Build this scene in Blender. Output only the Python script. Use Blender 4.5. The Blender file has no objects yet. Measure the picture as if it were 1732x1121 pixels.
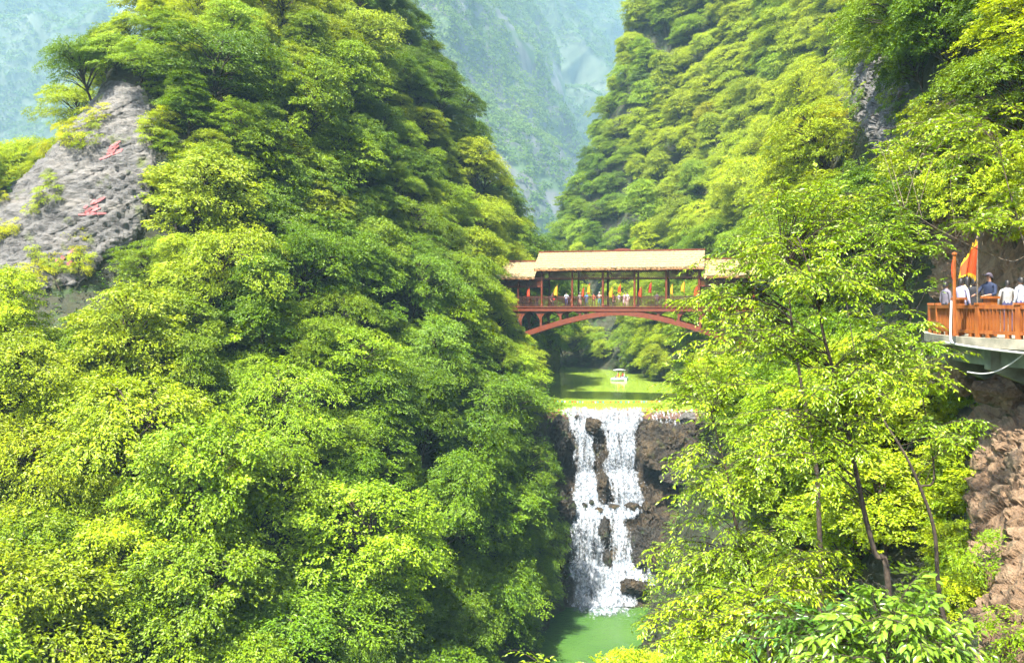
import bpy, bmesh, math, random
import numpy as np
from mathutils import Vector, Matrix
from mathutils.bvhtree import BVHTree

SC = bpy.context.scene
COL = SC.collection
R = math.radians

# ------------------------------------------------------------------ camera
F, PW, PH, HOR, CZ = 1400.0, 1732.0, 1121.0, 515.0, 11.8
cam_d = bpy.data.cameras.new('camera')
cam = bpy.data.objects.new('camera', cam_d); COL.objects.link(cam)
cam.location = (0, 0, CZ); cam.rotation_euler = (R(90), 0, 0)
cam_d.sensor_width = 36.0
cam_d.lens = 36.0 * F / PW
cam_d.shift_y = -(PH / 2 - HOR) / PW
cam_d.clip_start = 0.1; cam_d.clip_end = 9000
SC.camera = cam

# ------------------------------------------------------------------ light
SUN_DIR = Vector((-0.24, -0.46, 0.855)).normalized()       # towards the sun
sun_el = math.asin(SUN_DIR.z)
sun_d = bpy.data.lights.new('sun', 'SUN'); sun_d.energy = 5.0; sun_d.angle = R(0.6); sun_d.color = (1.0, 0.95, 0.84)
sun = bpy.data.objects.new('sun', sun_d); COL.objects.link(sun)
sun.rotation_euler = (-SUN_DIR).to_track_quat('-Z', 'Y').to_euler()
sun.location = SUN_DIR * 200
W = bpy.data.worlds.new('World'); SC.world = W; W.use_nodes = True
wn = W.node_tree; wn.nodes.clear()
sky = wn.nodes.new('ShaderNodeTexSky'); sky.sky_type = 'NISHITA'; sky.sun_disc = False
sky.sun_elevation = sun_el; sky.sun_rotation = math.atan2(SUN_DIR.x, SUN_DIR.y)
sky.air_density = 1.0; sky.dust_density = 2.0; sky.ozone_density = 1.0
bg = wn.nodes.new('ShaderNodeBackground'); bg.inputs['Strength'].default_value = 0.12
wo = wn.nodes.new('ShaderNodeOutputWorld')
wn.links.new(sky.outputs[0], bg.inputs[0]); wn.links.new(bg.outputs[0], wo.inputs[0])
SC.view_settings.view_transform = 'Standard'; SC.view_settings.look = 'None'
SC.view_settings.gamma = 1.0; SC.view_settings.exposure = 2.02
SC.view_settings.use_curve_mapping = False
SC.render.engine = 'CYCLES'
cy = SC.cycles
cy.max_bounces = 4; cy.diffuse_bounces = 2; cy.glossy_bounces = 2; cy.transmission_bounces = 3
cy.transparent_max_bounces = 10; cy.volume_bounces = 0
cy.use_denoising = True
try:
    cy.denoiser = 'OPENIMAGEDENOISE'
    cy.denoising_input_passes = 'RGB_ALBEDO_NORMAL'; cy.denoising_prefilter = 'ACCURATE'
except Exception: pass
cy.sample_clamp_indirect = 4.0
cy.use_adaptive_sampling = True; cy.adaptive_threshold = 0.03; cy.adaptive_min_samples = 32
cy.caustics_reflective = False; cy.caustics_refractive = False

# ------------------------------------------------------------------ helpers
def at(px, py, d):
    return np.array([(px - 866.0) / F * d, d, CZ + (HOR - py) / F * d])
def proj(p):
    p = np.atleast_2d(p)
    y = np.maximum(p[:, 1], 0.01)
    return 866 + F * p[:, 0] / y, HOR - F * (p[:, 2] - CZ) / y

def _hash(ix, iy, iz, s):
    h = (ix * 374761393 + iy * 668265263 + iz * 2147483647 + s * 1274126177).astype(np.int64)
    h = (h ^ (h >> 13)) * 1274126177
    h = h & 0xffffffff
    h = h ^ (h >> 16)
    return (h & 0xffff) / 65535.0 * 2 - 1
def vnoise(P, s=0):
    P = np.asarray(P, float); I = np.floor(P).astype(np.int64); f = P - I; f = f * f * (3 - 2 * f)
    out = 0
    for dx in (0, 1):
        for dy in (0, 1):
            for dz in (0, 1):
                w = (f[..., 0] if dx else 1 - f[..., 0]) * (f[..., 1] if dy else 1 - f[..., 1]) * (f[..., 2] if dz else 1 - f[..., 2])
                out = out + w * _hash(I[..., 0] + dx, I[..., 1] + dy, I[..., 2] + dz, s)
    return out
def fbm(P, o=4, s=0):
    P = np.asarray(P, float); a, t = 1.0, 0
    for i in range(o):
        t = t + a * vnoise(P, s + i); P = P * 2.03 + 7.3; a *= 0.5
    return t

def cells(P, s=0):
    """cellular noise: distance to the nearest and second nearest seed, and a random number per cell"""
    P = np.asarray(P, float); I = np.floor(P).astype(np.int64); f1 = np.full(len(P), 9.0); f2 = f1.copy(); rid = np.zeros(len(P))
    for dx in (-1, 0, 1):
        for dy in (-1, 0, 1):
            for dz in (-1, 0, 1):
                J = I + np.array([dx, dy, dz])
                q = J + 0.5 + 0.45 * np.stack([_hash(J[:, 0], J[:, 1], J[:, 2], s + k) for k in (1, 2, 3)], 1)
                d = np.sqrt(((q - P) ** 2).sum(1)); r = _hash(J[:, 0], J[:, 1], J[:, 2], s + 9); n = d < f1
                f2 = np.where(n, f1, np.minimum(f2, d)); rid = np.where(n, r, rid); f1 = np.where(n, d, f1)
    return f1, f2, rid
def fracture(P, size, stretch, s):
    """blocky rock relief: every block at its own height, joints cut back"""
    h = 0
    for k, (sc, a) in enumerate(((1.0, 1.0), (0.42, 0.4))):
        Q = P @ np.asarray(stretch).T / (size * sc); Q = Q + 0.22 * np.stack([fbm(Q * 1.3 + 5 * i, 2, s + i) for i in range(3)], 1)
        f1, f2, r = cells(Q, s + 20 * k); h = h + a * (0.5 * r - 0.55 * np.exp(-((f2 - f1) / 0.07) ** 2))
    return h

def put(o, parent=None):
    COL.objects.link(o)
    if parent is not None: o.parent = parent
    return o
def tag(o, label, cat, group=None):
    o['label'] = label; o['category'] = cat
    if group: o['group'] = group
    return o
def empty(name, loc=(0, 0, 0), rz=0, scale=1.0):
    o = bpy.data.objects.new(name, None); o.empty_display_size = 0.2
    o.location = loc; o.rotation_euler = (0, 0, rz)
    o.scale = (scale,) * 3
    return put(o)
def mesh_np(name, V, faces, mats, smooth=False, mat_idx=None, attr=None):
    """faces: (n,k) array or list of such arrays"""
    if not isinstance(faces, list) or np.ndim(faces[0]) == 1: faces = [np.asarray(faces)]
    faces = [np.asarray(f, np.int32) for f in faces if len(f)]
    me = bpy.data.meshes.new(name)
    V = np.asarray(V, np.float32)
    me.vertices.add(len(V)); me.vertices.foreach_set('co', V.ravel())
    loops = np.concatenate([f.ravel() for f in faces]); tot = np.concatenate([np.full(len(f), f.shape[1], np.int32) for f in faces])
    me.loops.add(len(loops)); me.loops.foreach_set('vertex_index', loops)
    me.polygons.add(len(tot)); st = np.concatenate([[0], np.cumsum(tot)[:-1]]).astype(np.int32)
    me.polygons.foreach_set('loop_start', st); me.polygons.foreach_set('loop_total', tot)
    if mat_idx is not None: me.polygons.foreach_set('material_index', np.asarray(mat_idx, np.int32))
    me.polygons.foreach_set('use_smooth', np.full(len(tot), smooth, bool))
    for m in (mats if isinstance(mats, (list, tuple)) else [mats]): me.materials.append(m)
    if attr:
        for k, v in attr.items():
            a = me.attributes.new(k, 'FLOAT', 'POINT'); a.data.foreach_set('value', np.asarray(v, np.float32))
    me.update(); me.validate()
    return me
def mesh_obj(name, V, faces, mats, parent=None, smooth=False, **k):
    return put(bpy.data.objects.new(name, mesh_np(name, V, faces, mats, smooth, **k)), parent)

class MB:
    """collects boxes, bars and tubes into one mesh"""
    def __init__(s): s.v, s.q, s.t, s.n = [], [], [], 0
    def add(s, V, Q=(), T=()):
        V = np.asarray(V, float)
        s.v.append(V)
        if len(Q): s.q.append(np.asarray(Q, int) + s.n)
        if len(T): s.t.append(np.asarray(T, int) + s.n)
        s.n += len(V)
    def box(s, c, d, rot=None):
        c = np.asarray(c, float); h = np.asarray(d, float) / 2
        V = np.array([[x, y, z] for x in (-1, 1) for y in (-1, 1) for z in (-1, 1)]) * h
        if rot is not None: V = V @ np.array(rot.to_3x3()).T
        s.add(V + c, [[0, 1, 3, 2], [4, 6, 7, 5], [0, 4, 5, 1], [2, 3, 7, 6], [0, 2, 6, 4], [1, 5, 7, 3]])
    def bar(s, a, b, w, t):
        """rectangular bar from a to b; w across (horizontal), t the other"""
        a = np.asarray(a, float); b = np.asarray(b, float); u = b - a; L = np.linalg.norm(u); u /= L
        up = np.array([0, 0, 1.0])
        if abs(u[2]) > 0.95: up = np.array([0, 1.0, 0])
        sx = np.cross(u, up); sx /= np.linalg.norm(sx); sy = np.cross(sx, u)
        V = []
        for p in (a, b):
            for i, j in ((-1, -1), (1, -1), (1, 1), (-1, 1)): V.append(p + sx * w / 2 * i + sy * t / 2 * j)
        s.add(V, [[0, 1, 2, 3], [7, 6, 5, 4], [0, 4, 5, 1], [1, 5, 6, 2], [2, 6, 7, 3], [3, 7, 4, 0]])
    def tube(s, pts, rad, n=6, cap=True):
        pts = np.asarray(pts, float); m = len(pts); rad = np.broadcast_to(np.asarray(rad, float), (m,))
        T = np.gradient(pts, axis=0); T /= np.linalg.norm(T, axis=1)[:, None] + 1e-9
        up = np.array([0.31, 0.17, 0.93]); 
        A = np.cross(T, up); A /= np.linalg.norm(A, axis=1)[:, None] + 1e-9; B = np.cross(A, T)
        th = np.arange(n) * 2 * math.pi / n
        V = pts[:, None] + rad[:, None, None] * (np.cos(th)[None, :, None] * A[:, None] + np.sin(th)[None, :, None] * B[:, None])
        Q = []
        for i in range(m - 1):
            for j in range(n): Q.append([i * n + j, i * n + (j + 1) % n, (i + 1) * n + (j + 1) % n, (i + 1) * n + j])
        V = V.reshape(-1, 3); Tt = []
        if cap:
            V = np.vstack([V, pts[:1], pts[-1:]]); k = m * n
            for j in range(n): Tt += [[k, (j + 1) % n, j], [k + 1, (m - 1) * n + j, (m - 1) * n + (j + 1) % n]]
        s.add(V, Q, Tt)
    def lathe(s, prof, n=10, c=(0, 0, 0)):
        th = np.arange(n) * 2 * math.pi / n; V = []
        for r, z in prof: V += [[c[0] + r * math.cos(t), c[1] + r * math.sin(t), c[2] + z] for t in th]
        Q = [[i * n + j, i * n + (j + 1) % n, (i + 1) * n + (j + 1) % n, (i + 1) * n + j] for i in range(len(prof) - 1) for j in range(n)]
        s.add(V, Q)
    def build(s, name, mat, parent=None, smooth=False):
        return put(bpy.data.objects.new(name, s.mesh(name, mat, smooth)), parent)
    def mesh(s, name, mat, smooth=False):
        fs = []
        if s.q: fs.append(np.vstack(s.q))
        if s.t: fs.append(np.vstack(s.t))
        return mesh_np(name, np.vstack(s.v), fs, mat, smooth)

# ------------------------------------------------------------------ materials
def newmat(name):
    m = bpy.data.materials.new(name); m.use_nodes = True
    nt = m.node_tree; nt.nodes.clear()
    return m, nt, nt.nodes.new, nt.links.new
def ramp(N, stops):
    r = N('ShaderNodeValToRGB'); e = r.color_ramp.elements
    while len(e) < len(stops): e.new(0.5)
    for el, (p, c) in zip(e, stops): el.position = p; el.color = (*c, 1)
    return r
def simple(name, col, rough=0.6, var=0.25, scale=6.0, bump=0.0, metallic=0.0, spec=0.4, dirt=None):
    m, nt, N, L = newmat(name)
    o = N('ShaderNodeOutputMaterial'); p = N('ShaderNodeBsdfPrincipled')
    tc = N('ShaderNodeTexCoord'); n = N('ShaderNodeTexNoise'); n.inputs['Scale'].default_value = scale; n.inputs['Detail'].default_value = 6
    L(tc.outputs['Object'], n.inputs['Vector'])
    c = np.array(col); d = np.array(dirt) if dirt is not None else c * (1 - var)
    r = ramp(N, [(0.3, tuple(d)), (0.68, tuple(np.minimum(c * (1 + var * 0.5), 1)))])
    L(n.outputs['Fac'], r.inputs[0]); L(r.outputs[0], p.inputs['Base Color'])
    p.inputs['Roughness'].default_value = rough; p.inputs['Metallic'].default_value = metallic
    p.inputs['Specular IOR Level'].default_value = spec
    if bump:
        b = N('ShaderNodeBump'); b.inputs['Strength'].default_value = bump; b.inputs['Distance'].default_value = 0.02
        L(n.outputs['Fac'], b.inputs['Height']); L(b.outputs[0], p.inputs['Normal'])
    L(p.outputs[0], o.inputs[0])
    return m

def leaf_mat(name, trans=0.3, gloss=0.35, rough=0.45, vary=0.28):
    """leaf colour = the object's own colour, varied leaf by leaf and spray by spray"""
    m, nt, N, L = newmat(name)
    o = N('ShaderNodeOutputMaterial'); p = N('ShaderNodeBsdfPrincipled'); t = N('ShaderNodeBsdfTranslucent'); mx = N('ShaderNodeMixShader')
    oi = N('ShaderNodeObjectInfo'); ge = N('ShaderNodeNewGeometry'); at_ = N('ShaderNodeAttribute'); at_.attribute_name = 'tint'
    hsv = N('ShaderNodeHueSaturation')
    mr = N('ShaderNodeMapRange'); mr.inputs['To Min'].default_value = 1 - vary; mr.inputs['To Max'].default_value = 1 + vary
    L(ge.outputs['Random Per Island'], mr.inputs['Value'])
    mt = N('ShaderNodeMapRange'); mt.inputs['From Min'].default_value = -1; mt.inputs['To Min'].default_value = 0.78; mt.inputs['To Max'].default_value = 1.3
    L(at_.outputs['Fac'], mt.inputs['Value'])
    mul = N('ShaderNodeMath'); mul.operation = 'MULTIPLY'; L(mr.outputs[0], mul.inputs[0]); L(mt.outputs[0], mul.inputs[1])
    mh = N('ShaderNodeMapRange'); mh.inputs['From Min'].default_value = -1; mh.inputs['To Min'].default_value = 0.515; mh.inputs['To Max'].default_value = 0.488
    L(at_.outputs['Fac'], mh.inputs['Value'])
    L(mh.outputs[0], hsv.inputs['Hue']); L(mul.outputs[0], hsv.inputs['Value'])
    L(oi.outputs['Color'], hsv.inputs['Color'])
    L(hsv.outputs[0], p.inputs['Base Color'])
    tr = N('ShaderNodeMix'); tr.data_type = 'RGBA'; tr.blend_type = 'MULTIPLY'; tr.inputs[0].default_value = 1.0
    tr.inputs[7].default_value = (1.5, 1.3, 0.5, 1); L(hsv.outputs[0], tr.inputs[6])
    L(tr.outputs[2], t.inputs['Color'])
    p.inputs['Roughness'].default_value = rough; p.inputs['Specular IOR Level'].default_value = gloss
    mx.inputs[0].default_value = trans
    L(p.outputs[0], mx.inputs[1]); L(t.outputs[0], mx.inputs[2]); L(mx.outputs[0], o.inputs[0])
    return m

def rock_mat(name, c1, c2, c3, scale=0.35, stretch=(1, 1, 2.2), moss=None, bump=0.6, wet=0.8, tilt=0.5, mossamt=0.55):
    m, nt, N, L = newmat(name)
    o = N('ShaderNodeOutputMaterial'); p = N('ShaderNodeBsdfPrincipled')
    tc = N('ShaderNodeTexCoord'); mp = N('ShaderNodeMapping'); mp.inputs['Scale'].default_value = stretch; mp.inputs['Rotation'].default_value = (tilt * 0.4, tilt, 0.3)
    L(tc.outputs['Object'], mp.inputs[0])
    n1 = N('ShaderNodeTexNoise'); n1.inputs['Scale'].default_value = scale; n1.inputs['Detail'].default_value = 10; n1.inputs['Roughness'].default_value = 0.65
    n2 = N('ShaderNodeTexNoise'); n2.inputs['Scale'].default_value = scale * 5; n2.inputs['Detail'].default_value = 8; n2.inputs['Roughness'].default_value = 0.7
    v = N('ShaderNodeTexVoronoi'); v.feature = 'DISTANCE_TO_EDGE'; v.inputs['Scale'].default_value = scale * 2.2
    for x in (n1, n2): L(mp.outputs[0], x.inputs['Vector'])
    dist = N('ShaderNodeMix'); dist.data_type = 'VECTOR'; dist.inputs[0].default_value = 0.35
    L(mp.outputs[0], dist.inputs[4]); L(n2.outputs['Color'], dist.inputs[5]); L(dist.outputs[1], v.inputs['Vector'])
    r = ramp(N, [(0.3, c1), (0.5, c2), (0.7, c3)]); L(n1.outputs['Fac'], r.inputs[0])
    r2 = ramp(N, [(0.35, (0.55,) * 3), (0.6, (1.0,) * 3)]); L(n2.outputs['Fac'], r2.inputs[0])
    mm = N('ShaderNodeMix'); mm.data_type = 'RGBA'; mm.blend_type = 'MULTIPLY'; mm.inputs[0].default_value = 0.8
    L(r.outputs[0], mm.inputs[6]); L(r2.outputs[0], mm.inputs[7])
    r3 = ramp(N, [(0.0, (0.3,) * 3), (0.045, (1.0,) * 3)]); L(v.outputs['Distance'], r3.inputs[0])
    m3 = N('ShaderNodeMix'); m3.data_type = 'RGBA'; m3.blend_type = 'MULTIPLY'; m3.inputs[0].default_value = 0.5
    L(mm.outputs[2], m3.inputs[6]); L(r3.outputs[0], m3.inputs[7])
    last = m3.outputs[2]
    if moss is not None:
        n3 = N('ShaderNodeTexNoise'); n3.inputs['Scale'].default_value = scale * 1.7; n3.inputs['Detail'].default_value = 7; L(tc.outputs['Object'], n3.inputs['Vector'])
        r4 = ramp(N, [(mossamt, (0,) * 3), (mossamt + 0.08, (1,) * 3)]); L(n3.outputs['Fac'], r4.inputs[0])
        m4 = N('ShaderNodeMix'); m4.data_type = 'RGBA'; L(r4.outputs[0], m4.inputs[0]); L(last, m4.inputs[6]); m4.inputs[7].default_value = (*moss, 1)
        last = m4.outputs[2]
    L(last, p.inputs['Base Color']); p.inputs['Roughness'].default_value = wet
    hs = N('ShaderNodeMath'); hs.operation = 'ADD'; L(n1.outputs['Fac'], hs.inputs[0]); L(n2.outputs['Fac'], hs.inputs[1])
    b = N('ShaderNodeBump'); b.inputs['Strength'].default_value = bump; b.inputs['Distance'].default_value = 0.35
    L(hs.outputs[0], b.inputs['Height']); L(b.outputs[0], p.inputs['Normal'])
    L(p.outputs[0], o.inputs[0])
    return m

M = {}
M['leaf'] = leaf_mat('leaf', trans=0.30)
M['leaf_far'] = leaf_mat('leaf_far', trans=0.3, gloss=0.1, rough=0.7, vary=0.08)
M['leaf_glossy'] = leaf_mat('leaf_glossy', trans=0.3, gloss=0.6, rough=0.33)
M['bark'] = simple('bark', (0.055, 0.04, 0.028), 0.9, 0.5, 9, 0.5)
M['bark_pale'] = simple('bark_pale', (0.13, 0.10, 0.07), 0.9, 0.5, 9, 0.5)
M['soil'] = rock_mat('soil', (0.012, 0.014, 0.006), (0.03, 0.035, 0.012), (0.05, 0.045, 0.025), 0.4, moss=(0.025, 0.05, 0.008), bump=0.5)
M['grey_rock'] = rock_mat('grey_rock', (0.075, 0.072, 0.069), (0.155, 0.149, 0.14), (0.215, 0.196, 0.17), 0.3, (1, 1, 3.2), moss=(0.10, 0.12, 0.03), bump=1.0, tilt=0.55, mossamt=0.6)
M['salmon_rock'] = rock_mat('salmon_rock', (0.13, 0.072, 0.035), (0.30, 0.19, 0.105), (0.42, 0.30, 0.19), 0.6, (1.6, 1.6, 0.7), moss=(0.06, 0.08, 0.02), bump=0.9, mossamt=0.62)
M['wet_rock'] = rock_mat('wet_rock', (0.010, 0.008, 0.006), (0.038, 0.026, 0.013), (0.11, 0.075, 0.034), 0.8, (1, 1, 0.6), moss=(0.05, 0.05, 0.012), bump=1.0, wet=0.5, mossamt=0.6)
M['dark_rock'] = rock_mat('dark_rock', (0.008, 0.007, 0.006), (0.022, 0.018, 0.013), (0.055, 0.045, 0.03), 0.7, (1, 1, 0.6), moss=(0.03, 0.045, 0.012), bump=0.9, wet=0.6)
# ------------------------------------------------------------------ terrain
def catmull(P, n):
    P = np.asarray(P, float)
    seg = np.linalg.norm(np.diff(P, axis=0), axis=1); t = np.concatenate([[0], np.cumsum(np.sqrt(seg + 1e-9))]); t /= t[-1]
    u = np.linspace(0, 1, n); out = np.zeros((n, P.shape[1]))
    Q = np.vstack([2 * P[0] - P[1], P, 2 * P[-1] - P[-2]])
    i = np.clip(np.searchsorted(t, u, 'right') - 1, 0, len(P) - 2)
    f = ((u - t[i]) / (t[i + 1] - t[i]))[:, None]
    p0, p1, p2, p3 = Q[i], Q[i + 1], Q[i + 2], Q[i + 3]
    return 0.5 * (2 * p1 + (p2 - p0) * f + (2 * p0 - 5 * p1 + 4 * p2 - p3) * f ** 2 + (3 * p1 - p0 - 3 * p2 + p3) * f ** 3)
def even(P, n):
    P = np.asarray(P, float); m = len(P); u = np.linspace(0, m - 1, n); i = np.clip(u.astype(int), 0, m - 2); f = (u - i)[:, None]
    Q = np.vstack([2 * P[0] - P[1], P, 2 * P[-1] - P[-2]])
    p0, p1, p2, p3 = Q[i], Q[i + 1], Q[i + 2], Q[i + 3]
    return 0.5 * (2 * p1 + (p2 - p0) * f + (2 * p0 - 5 * p1 + 4 * p2 - p3) * f ** 2 + (3 * p1 - p0 - 3 * p2 + p3) * f ** 3)
def loft(rows, nu, nv):
    """rows: list of equally long polylines (x,y,z)"""
    G = np.stack([even(r, nu) for r in rows])            # rows x nu x 3
    out = np.zeros((nv, nu, 3))
    for j in range(nu): out[:, j] = even(G[:, j], nv)
    return out
def grid_normals(G):
    du = np.gradient(G, axis=1); dv = np.gradient(G, axis=0); n = np.cross(du, dv)
    return n / (np.linalg.norm(n, axis=2)[..., None] + 1e-9)
def grid_faces(nv, nu):
    i = np.arange(nv - 1)[:, None] * nu + np.arange(nu - 1)[None]; i = i.ravel()
    return np.stack([i, i + 1, i + 1 + nu, i + nu], 1)
def in_poly(px, py, poly):
    c = np.zeros(len(px), bool); n = len(poly)
    for k in range(n):
        x1, y1 = poly[k]; x2, y2 = poly[(k + 1) % n]
        hit = ((y1 > py) != (y2 > py)) & (px < (x2 - x1) * (py - y1) / (y2 - y1 + 1e-9) + x1)
        c ^= hit
    return c

LEFT = {
 -18: [(-30,8),(-20,24),(-12,40),(-6,53),(-1,65),(3.5,76),(5.3,86),(4.8,95),(4.8,112),(6.3,132),(8.3,156),(-8,185)],
 -8: [(-48,16),(-33,29),(-20,42),(-11,53),(-4.5,65),(0.8,76),(4.3,86.5),(4.3,95.5),(4.5,112),(6,132),(8,156),(-9,184)],
 0: [(-60,30),(-40,38),(-27,44),(-17,52),(-9,64),(-2.5,76),(3.0,87),(3.9,96),(4.2,112),(5.7,132),(7.6,156),(-10,184)],
 12: [(-75,60),(-55,56),(-37,57),(-27,61),(-18,67),(-10,78),(-4.5,91),(-2.3,99.5),(2.2,112),(4,130),(5,150),(-12,180)],
 24: [(-55,98),(-44,81),(-37,67),(-29,66),(-21,74),(-13,85),(-9,98),(-4.5,107),(-1.8,117),(-1.5,130),(-2,150),(-18,175)],
 36: [(-48,108),(-41,94),(-35,80),(-32,76),(-25,83),(-18,92),(-12.5,100),(-9,108),(-8,118),(-11,135),(-14,150),(-25,165)],
 48: [(-41,114),(-38,106),(-34.5,97),(-35,90),(-29,94),(-22,100),(-18,106),(-15.5,112),(-15.5,122),(-18,135),(-24,145),(-32,155)],
 60: [(-39,121),(-37,115),(-35,109),(-36,104),(-31,105),(-26,108),(-22,111),(-20.5,116),(-21,122),(-24,130),(-30,137),(-38,140)],
 70: [(-44,124),(-42,120),(-39,116),(-36,114),(-33,114),(-29,115),(-26,117),(-25,120),(-26,124),(-29,128),(-33,131),(-38,132)],
}
RIGHT = {
 -20: [(-25,215),(0,185),(6,160),(13,153),(21,140),(23,118),(23.5,98),(15,84),(10,72),(8,58),(6,44),(3,26),(-12,0)],
 -9: [(-25,215),(1,185),(7,160),(13.5,153.5),(21.5,140.5),(24,118),(24.5,98),(19,84),(14,72),(11,58),(9.5,44),(8,27),(-7,1)],
 0: [(-25,216),(2,186),(8,160),(14,154),(22,141),(24.5,118),(25,98),(22,84),(17.5,72),(14.5,58),(12.5,44),(12,28),(1,2)],
 8: [(-4,225),(4,190),(12,168),(18.7,159.5),(25.3,144.5),(27.5,120.7),(27.7,99.5),(25.5,85.5),(22,73.5),(18.7,59.5),(17,45),(15.6,30),(13,7)],
 12: [(9,230),(7.5,193),(14,172),(21,162),(27,146),(29,122),(29,100),(27,86),(24,74),(20.5,60),(18.8,45),(18.6,31),(17,8)],
 24: [(17,240),(11,197),(19,178),(28,166),(36,148),(38,124),(36,102),(33,87),(29,74),(24.5,60),(22,46),(20.8,33),(19,8)],
 40: [(27,245),(17.5,203),(27,186),(38,172),(46,152),(48,126),(45,104),(40,88),(35,74),(30,60),(26,47),(23.5,34),(22,8)],
 60: [(37,250),(25,208),(36,192),(48,178),(56,156),(58,128),(54,106),(48,90),(42,75),(36,61),(31,48),(27,35),(24,8)],
 85: [(49,256),(32.5,214),(46,198),(60,184),(68,160),(70,132),(66,108),(58,91),(51,76),(44,62),(37,49),(32,36),(28,8)],
 120: [(58,262),(40,222),(60,206),(76,192),(84,166),(86,136),(80,112),(70,94),(62,78),(52,64),(44,50),(38,36),(33,8)],
}
ROCK_LEFT = [(-40,330),(20,330),(60,255),(120,190),(190,140),(245,150),(262,260),(236,400),(180,432),(125,480),(-40,490)]
ROCK_RIGHT = [(1385,-20),(1440,-20),(1470,60),(1530,150),(1590,230),(1580,290),(1500,270),(1450,200),(1400,120)]
def hill(name, rows, nu, nv, amp, seed, rockpolys, rockmats, basemat):
    G = loft([[(x, y, z) for x, y in rows[z]] for z in sorted(rows)], nu, nv)
    n = grid_normals(G); s = 1.0
    P = G.reshape(-1, 3)
    disp = amp * fbm(P * 0.07, 3, seed) + 0.42 * amp * (1 - 2 * np.abs(fbm(P * 0.22 + 31, 3, seed + 9))) * 0.6 + 0.12 * fbm(P * 1.1, 3, seed + 4)
    px, py = proj(P)
    inrock = np.zeros(len(P)); 
    for poly in rockpolys: inrock = np.maximum(inrock, in_poly(px + 9 * vnoise(P * 0.9, 5), py + 9 * vnoise(P * 0.9, 6), poly))
    strata = P @ np.array([0.55, 0.35, -1.0]) * 1.15
    disp = disp * (1 - 0.55 * inrock) + inrock * (0.34 * np.abs(((strata + 0.7 * fbm(P * 0.25, 3, 3)) % 1.0) - 0.5) * 2 + 0.14 * fbm(P * 1.7 * np.array([1, 1, 2.5]), 3, 8))
    fade = np.clip((np.abs(P[:, 2] + 0.2)) / 1.2, 0.25, 1)
    P = P + n.reshape(-1, 3) * (disp * fade)[:, None]
    Fc = grid_faces(nv, nu)
    cen = P[Fc].mean(1); mi = np.zeros(len(Fc), int)
    cx, cyy = proj(cen)
    for k, poly in enumerate(rockpolys):
        mi[in_poly(cx + 9 * vnoise(cen * 0.9, 5), cyy + 9 * vnoise(cen * 0.9, 6), poly)] = k + 1
    o = mesh_obj(name, P, Fc, [basemat] + rockmats, smooth=True, mat_idx=mi)
    o['kind'] = 'structure'
    return o, P, Fc, mi
ROCK_TERR = [(1560,180),(1800,150),(1800,1200),(1660,1200),(1640,900),(1650,640),(1590,600),(1580,420)]
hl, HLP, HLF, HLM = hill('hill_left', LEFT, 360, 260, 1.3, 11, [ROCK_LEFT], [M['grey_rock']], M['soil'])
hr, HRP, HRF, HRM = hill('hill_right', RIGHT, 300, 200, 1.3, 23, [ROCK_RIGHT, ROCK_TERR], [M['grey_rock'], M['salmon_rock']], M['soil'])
BV_L = BVHTree.FromPolygons([tuple(p) for p in HLP], [tuple(f) for f in HLF])
BV_R = BVHTree.FromPolygons([tuple(p) for p in HRP], [tuple(f) for f in HRF])
CAM = Vector((0, 0, CZ))
def ground_hit(px, py):
    d = Vector(at(px, py, 1.0) - np.array(CAM)).normalized(); best = None
    for b in (BV_L, BV_R):
        h = b.ray_cast(CAM, d)
        if h[0] is not None and (best is None or h[3] < best[1]): best = (h[0], h[3], h[1])
    return best
def drop(x, y, z=200.0):
    best = None
    for b in (BV_L, BV_R):
        h = b.ray_cast(Vector((x, y, z)), Vector((0, 0, -1)))
        if h[0] is not None and (best is None or h[0].z > best): best = h[0].z
    return best
def seen(p, slack=3.0):
    v = Vector(p) - CAM; L = v.length; v.normalize()
    for b in (BV_L, BV_R):
        h = b.ray_cast(CAM, v, L - slack)
        if h[0] is not None: return False
    return True

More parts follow.
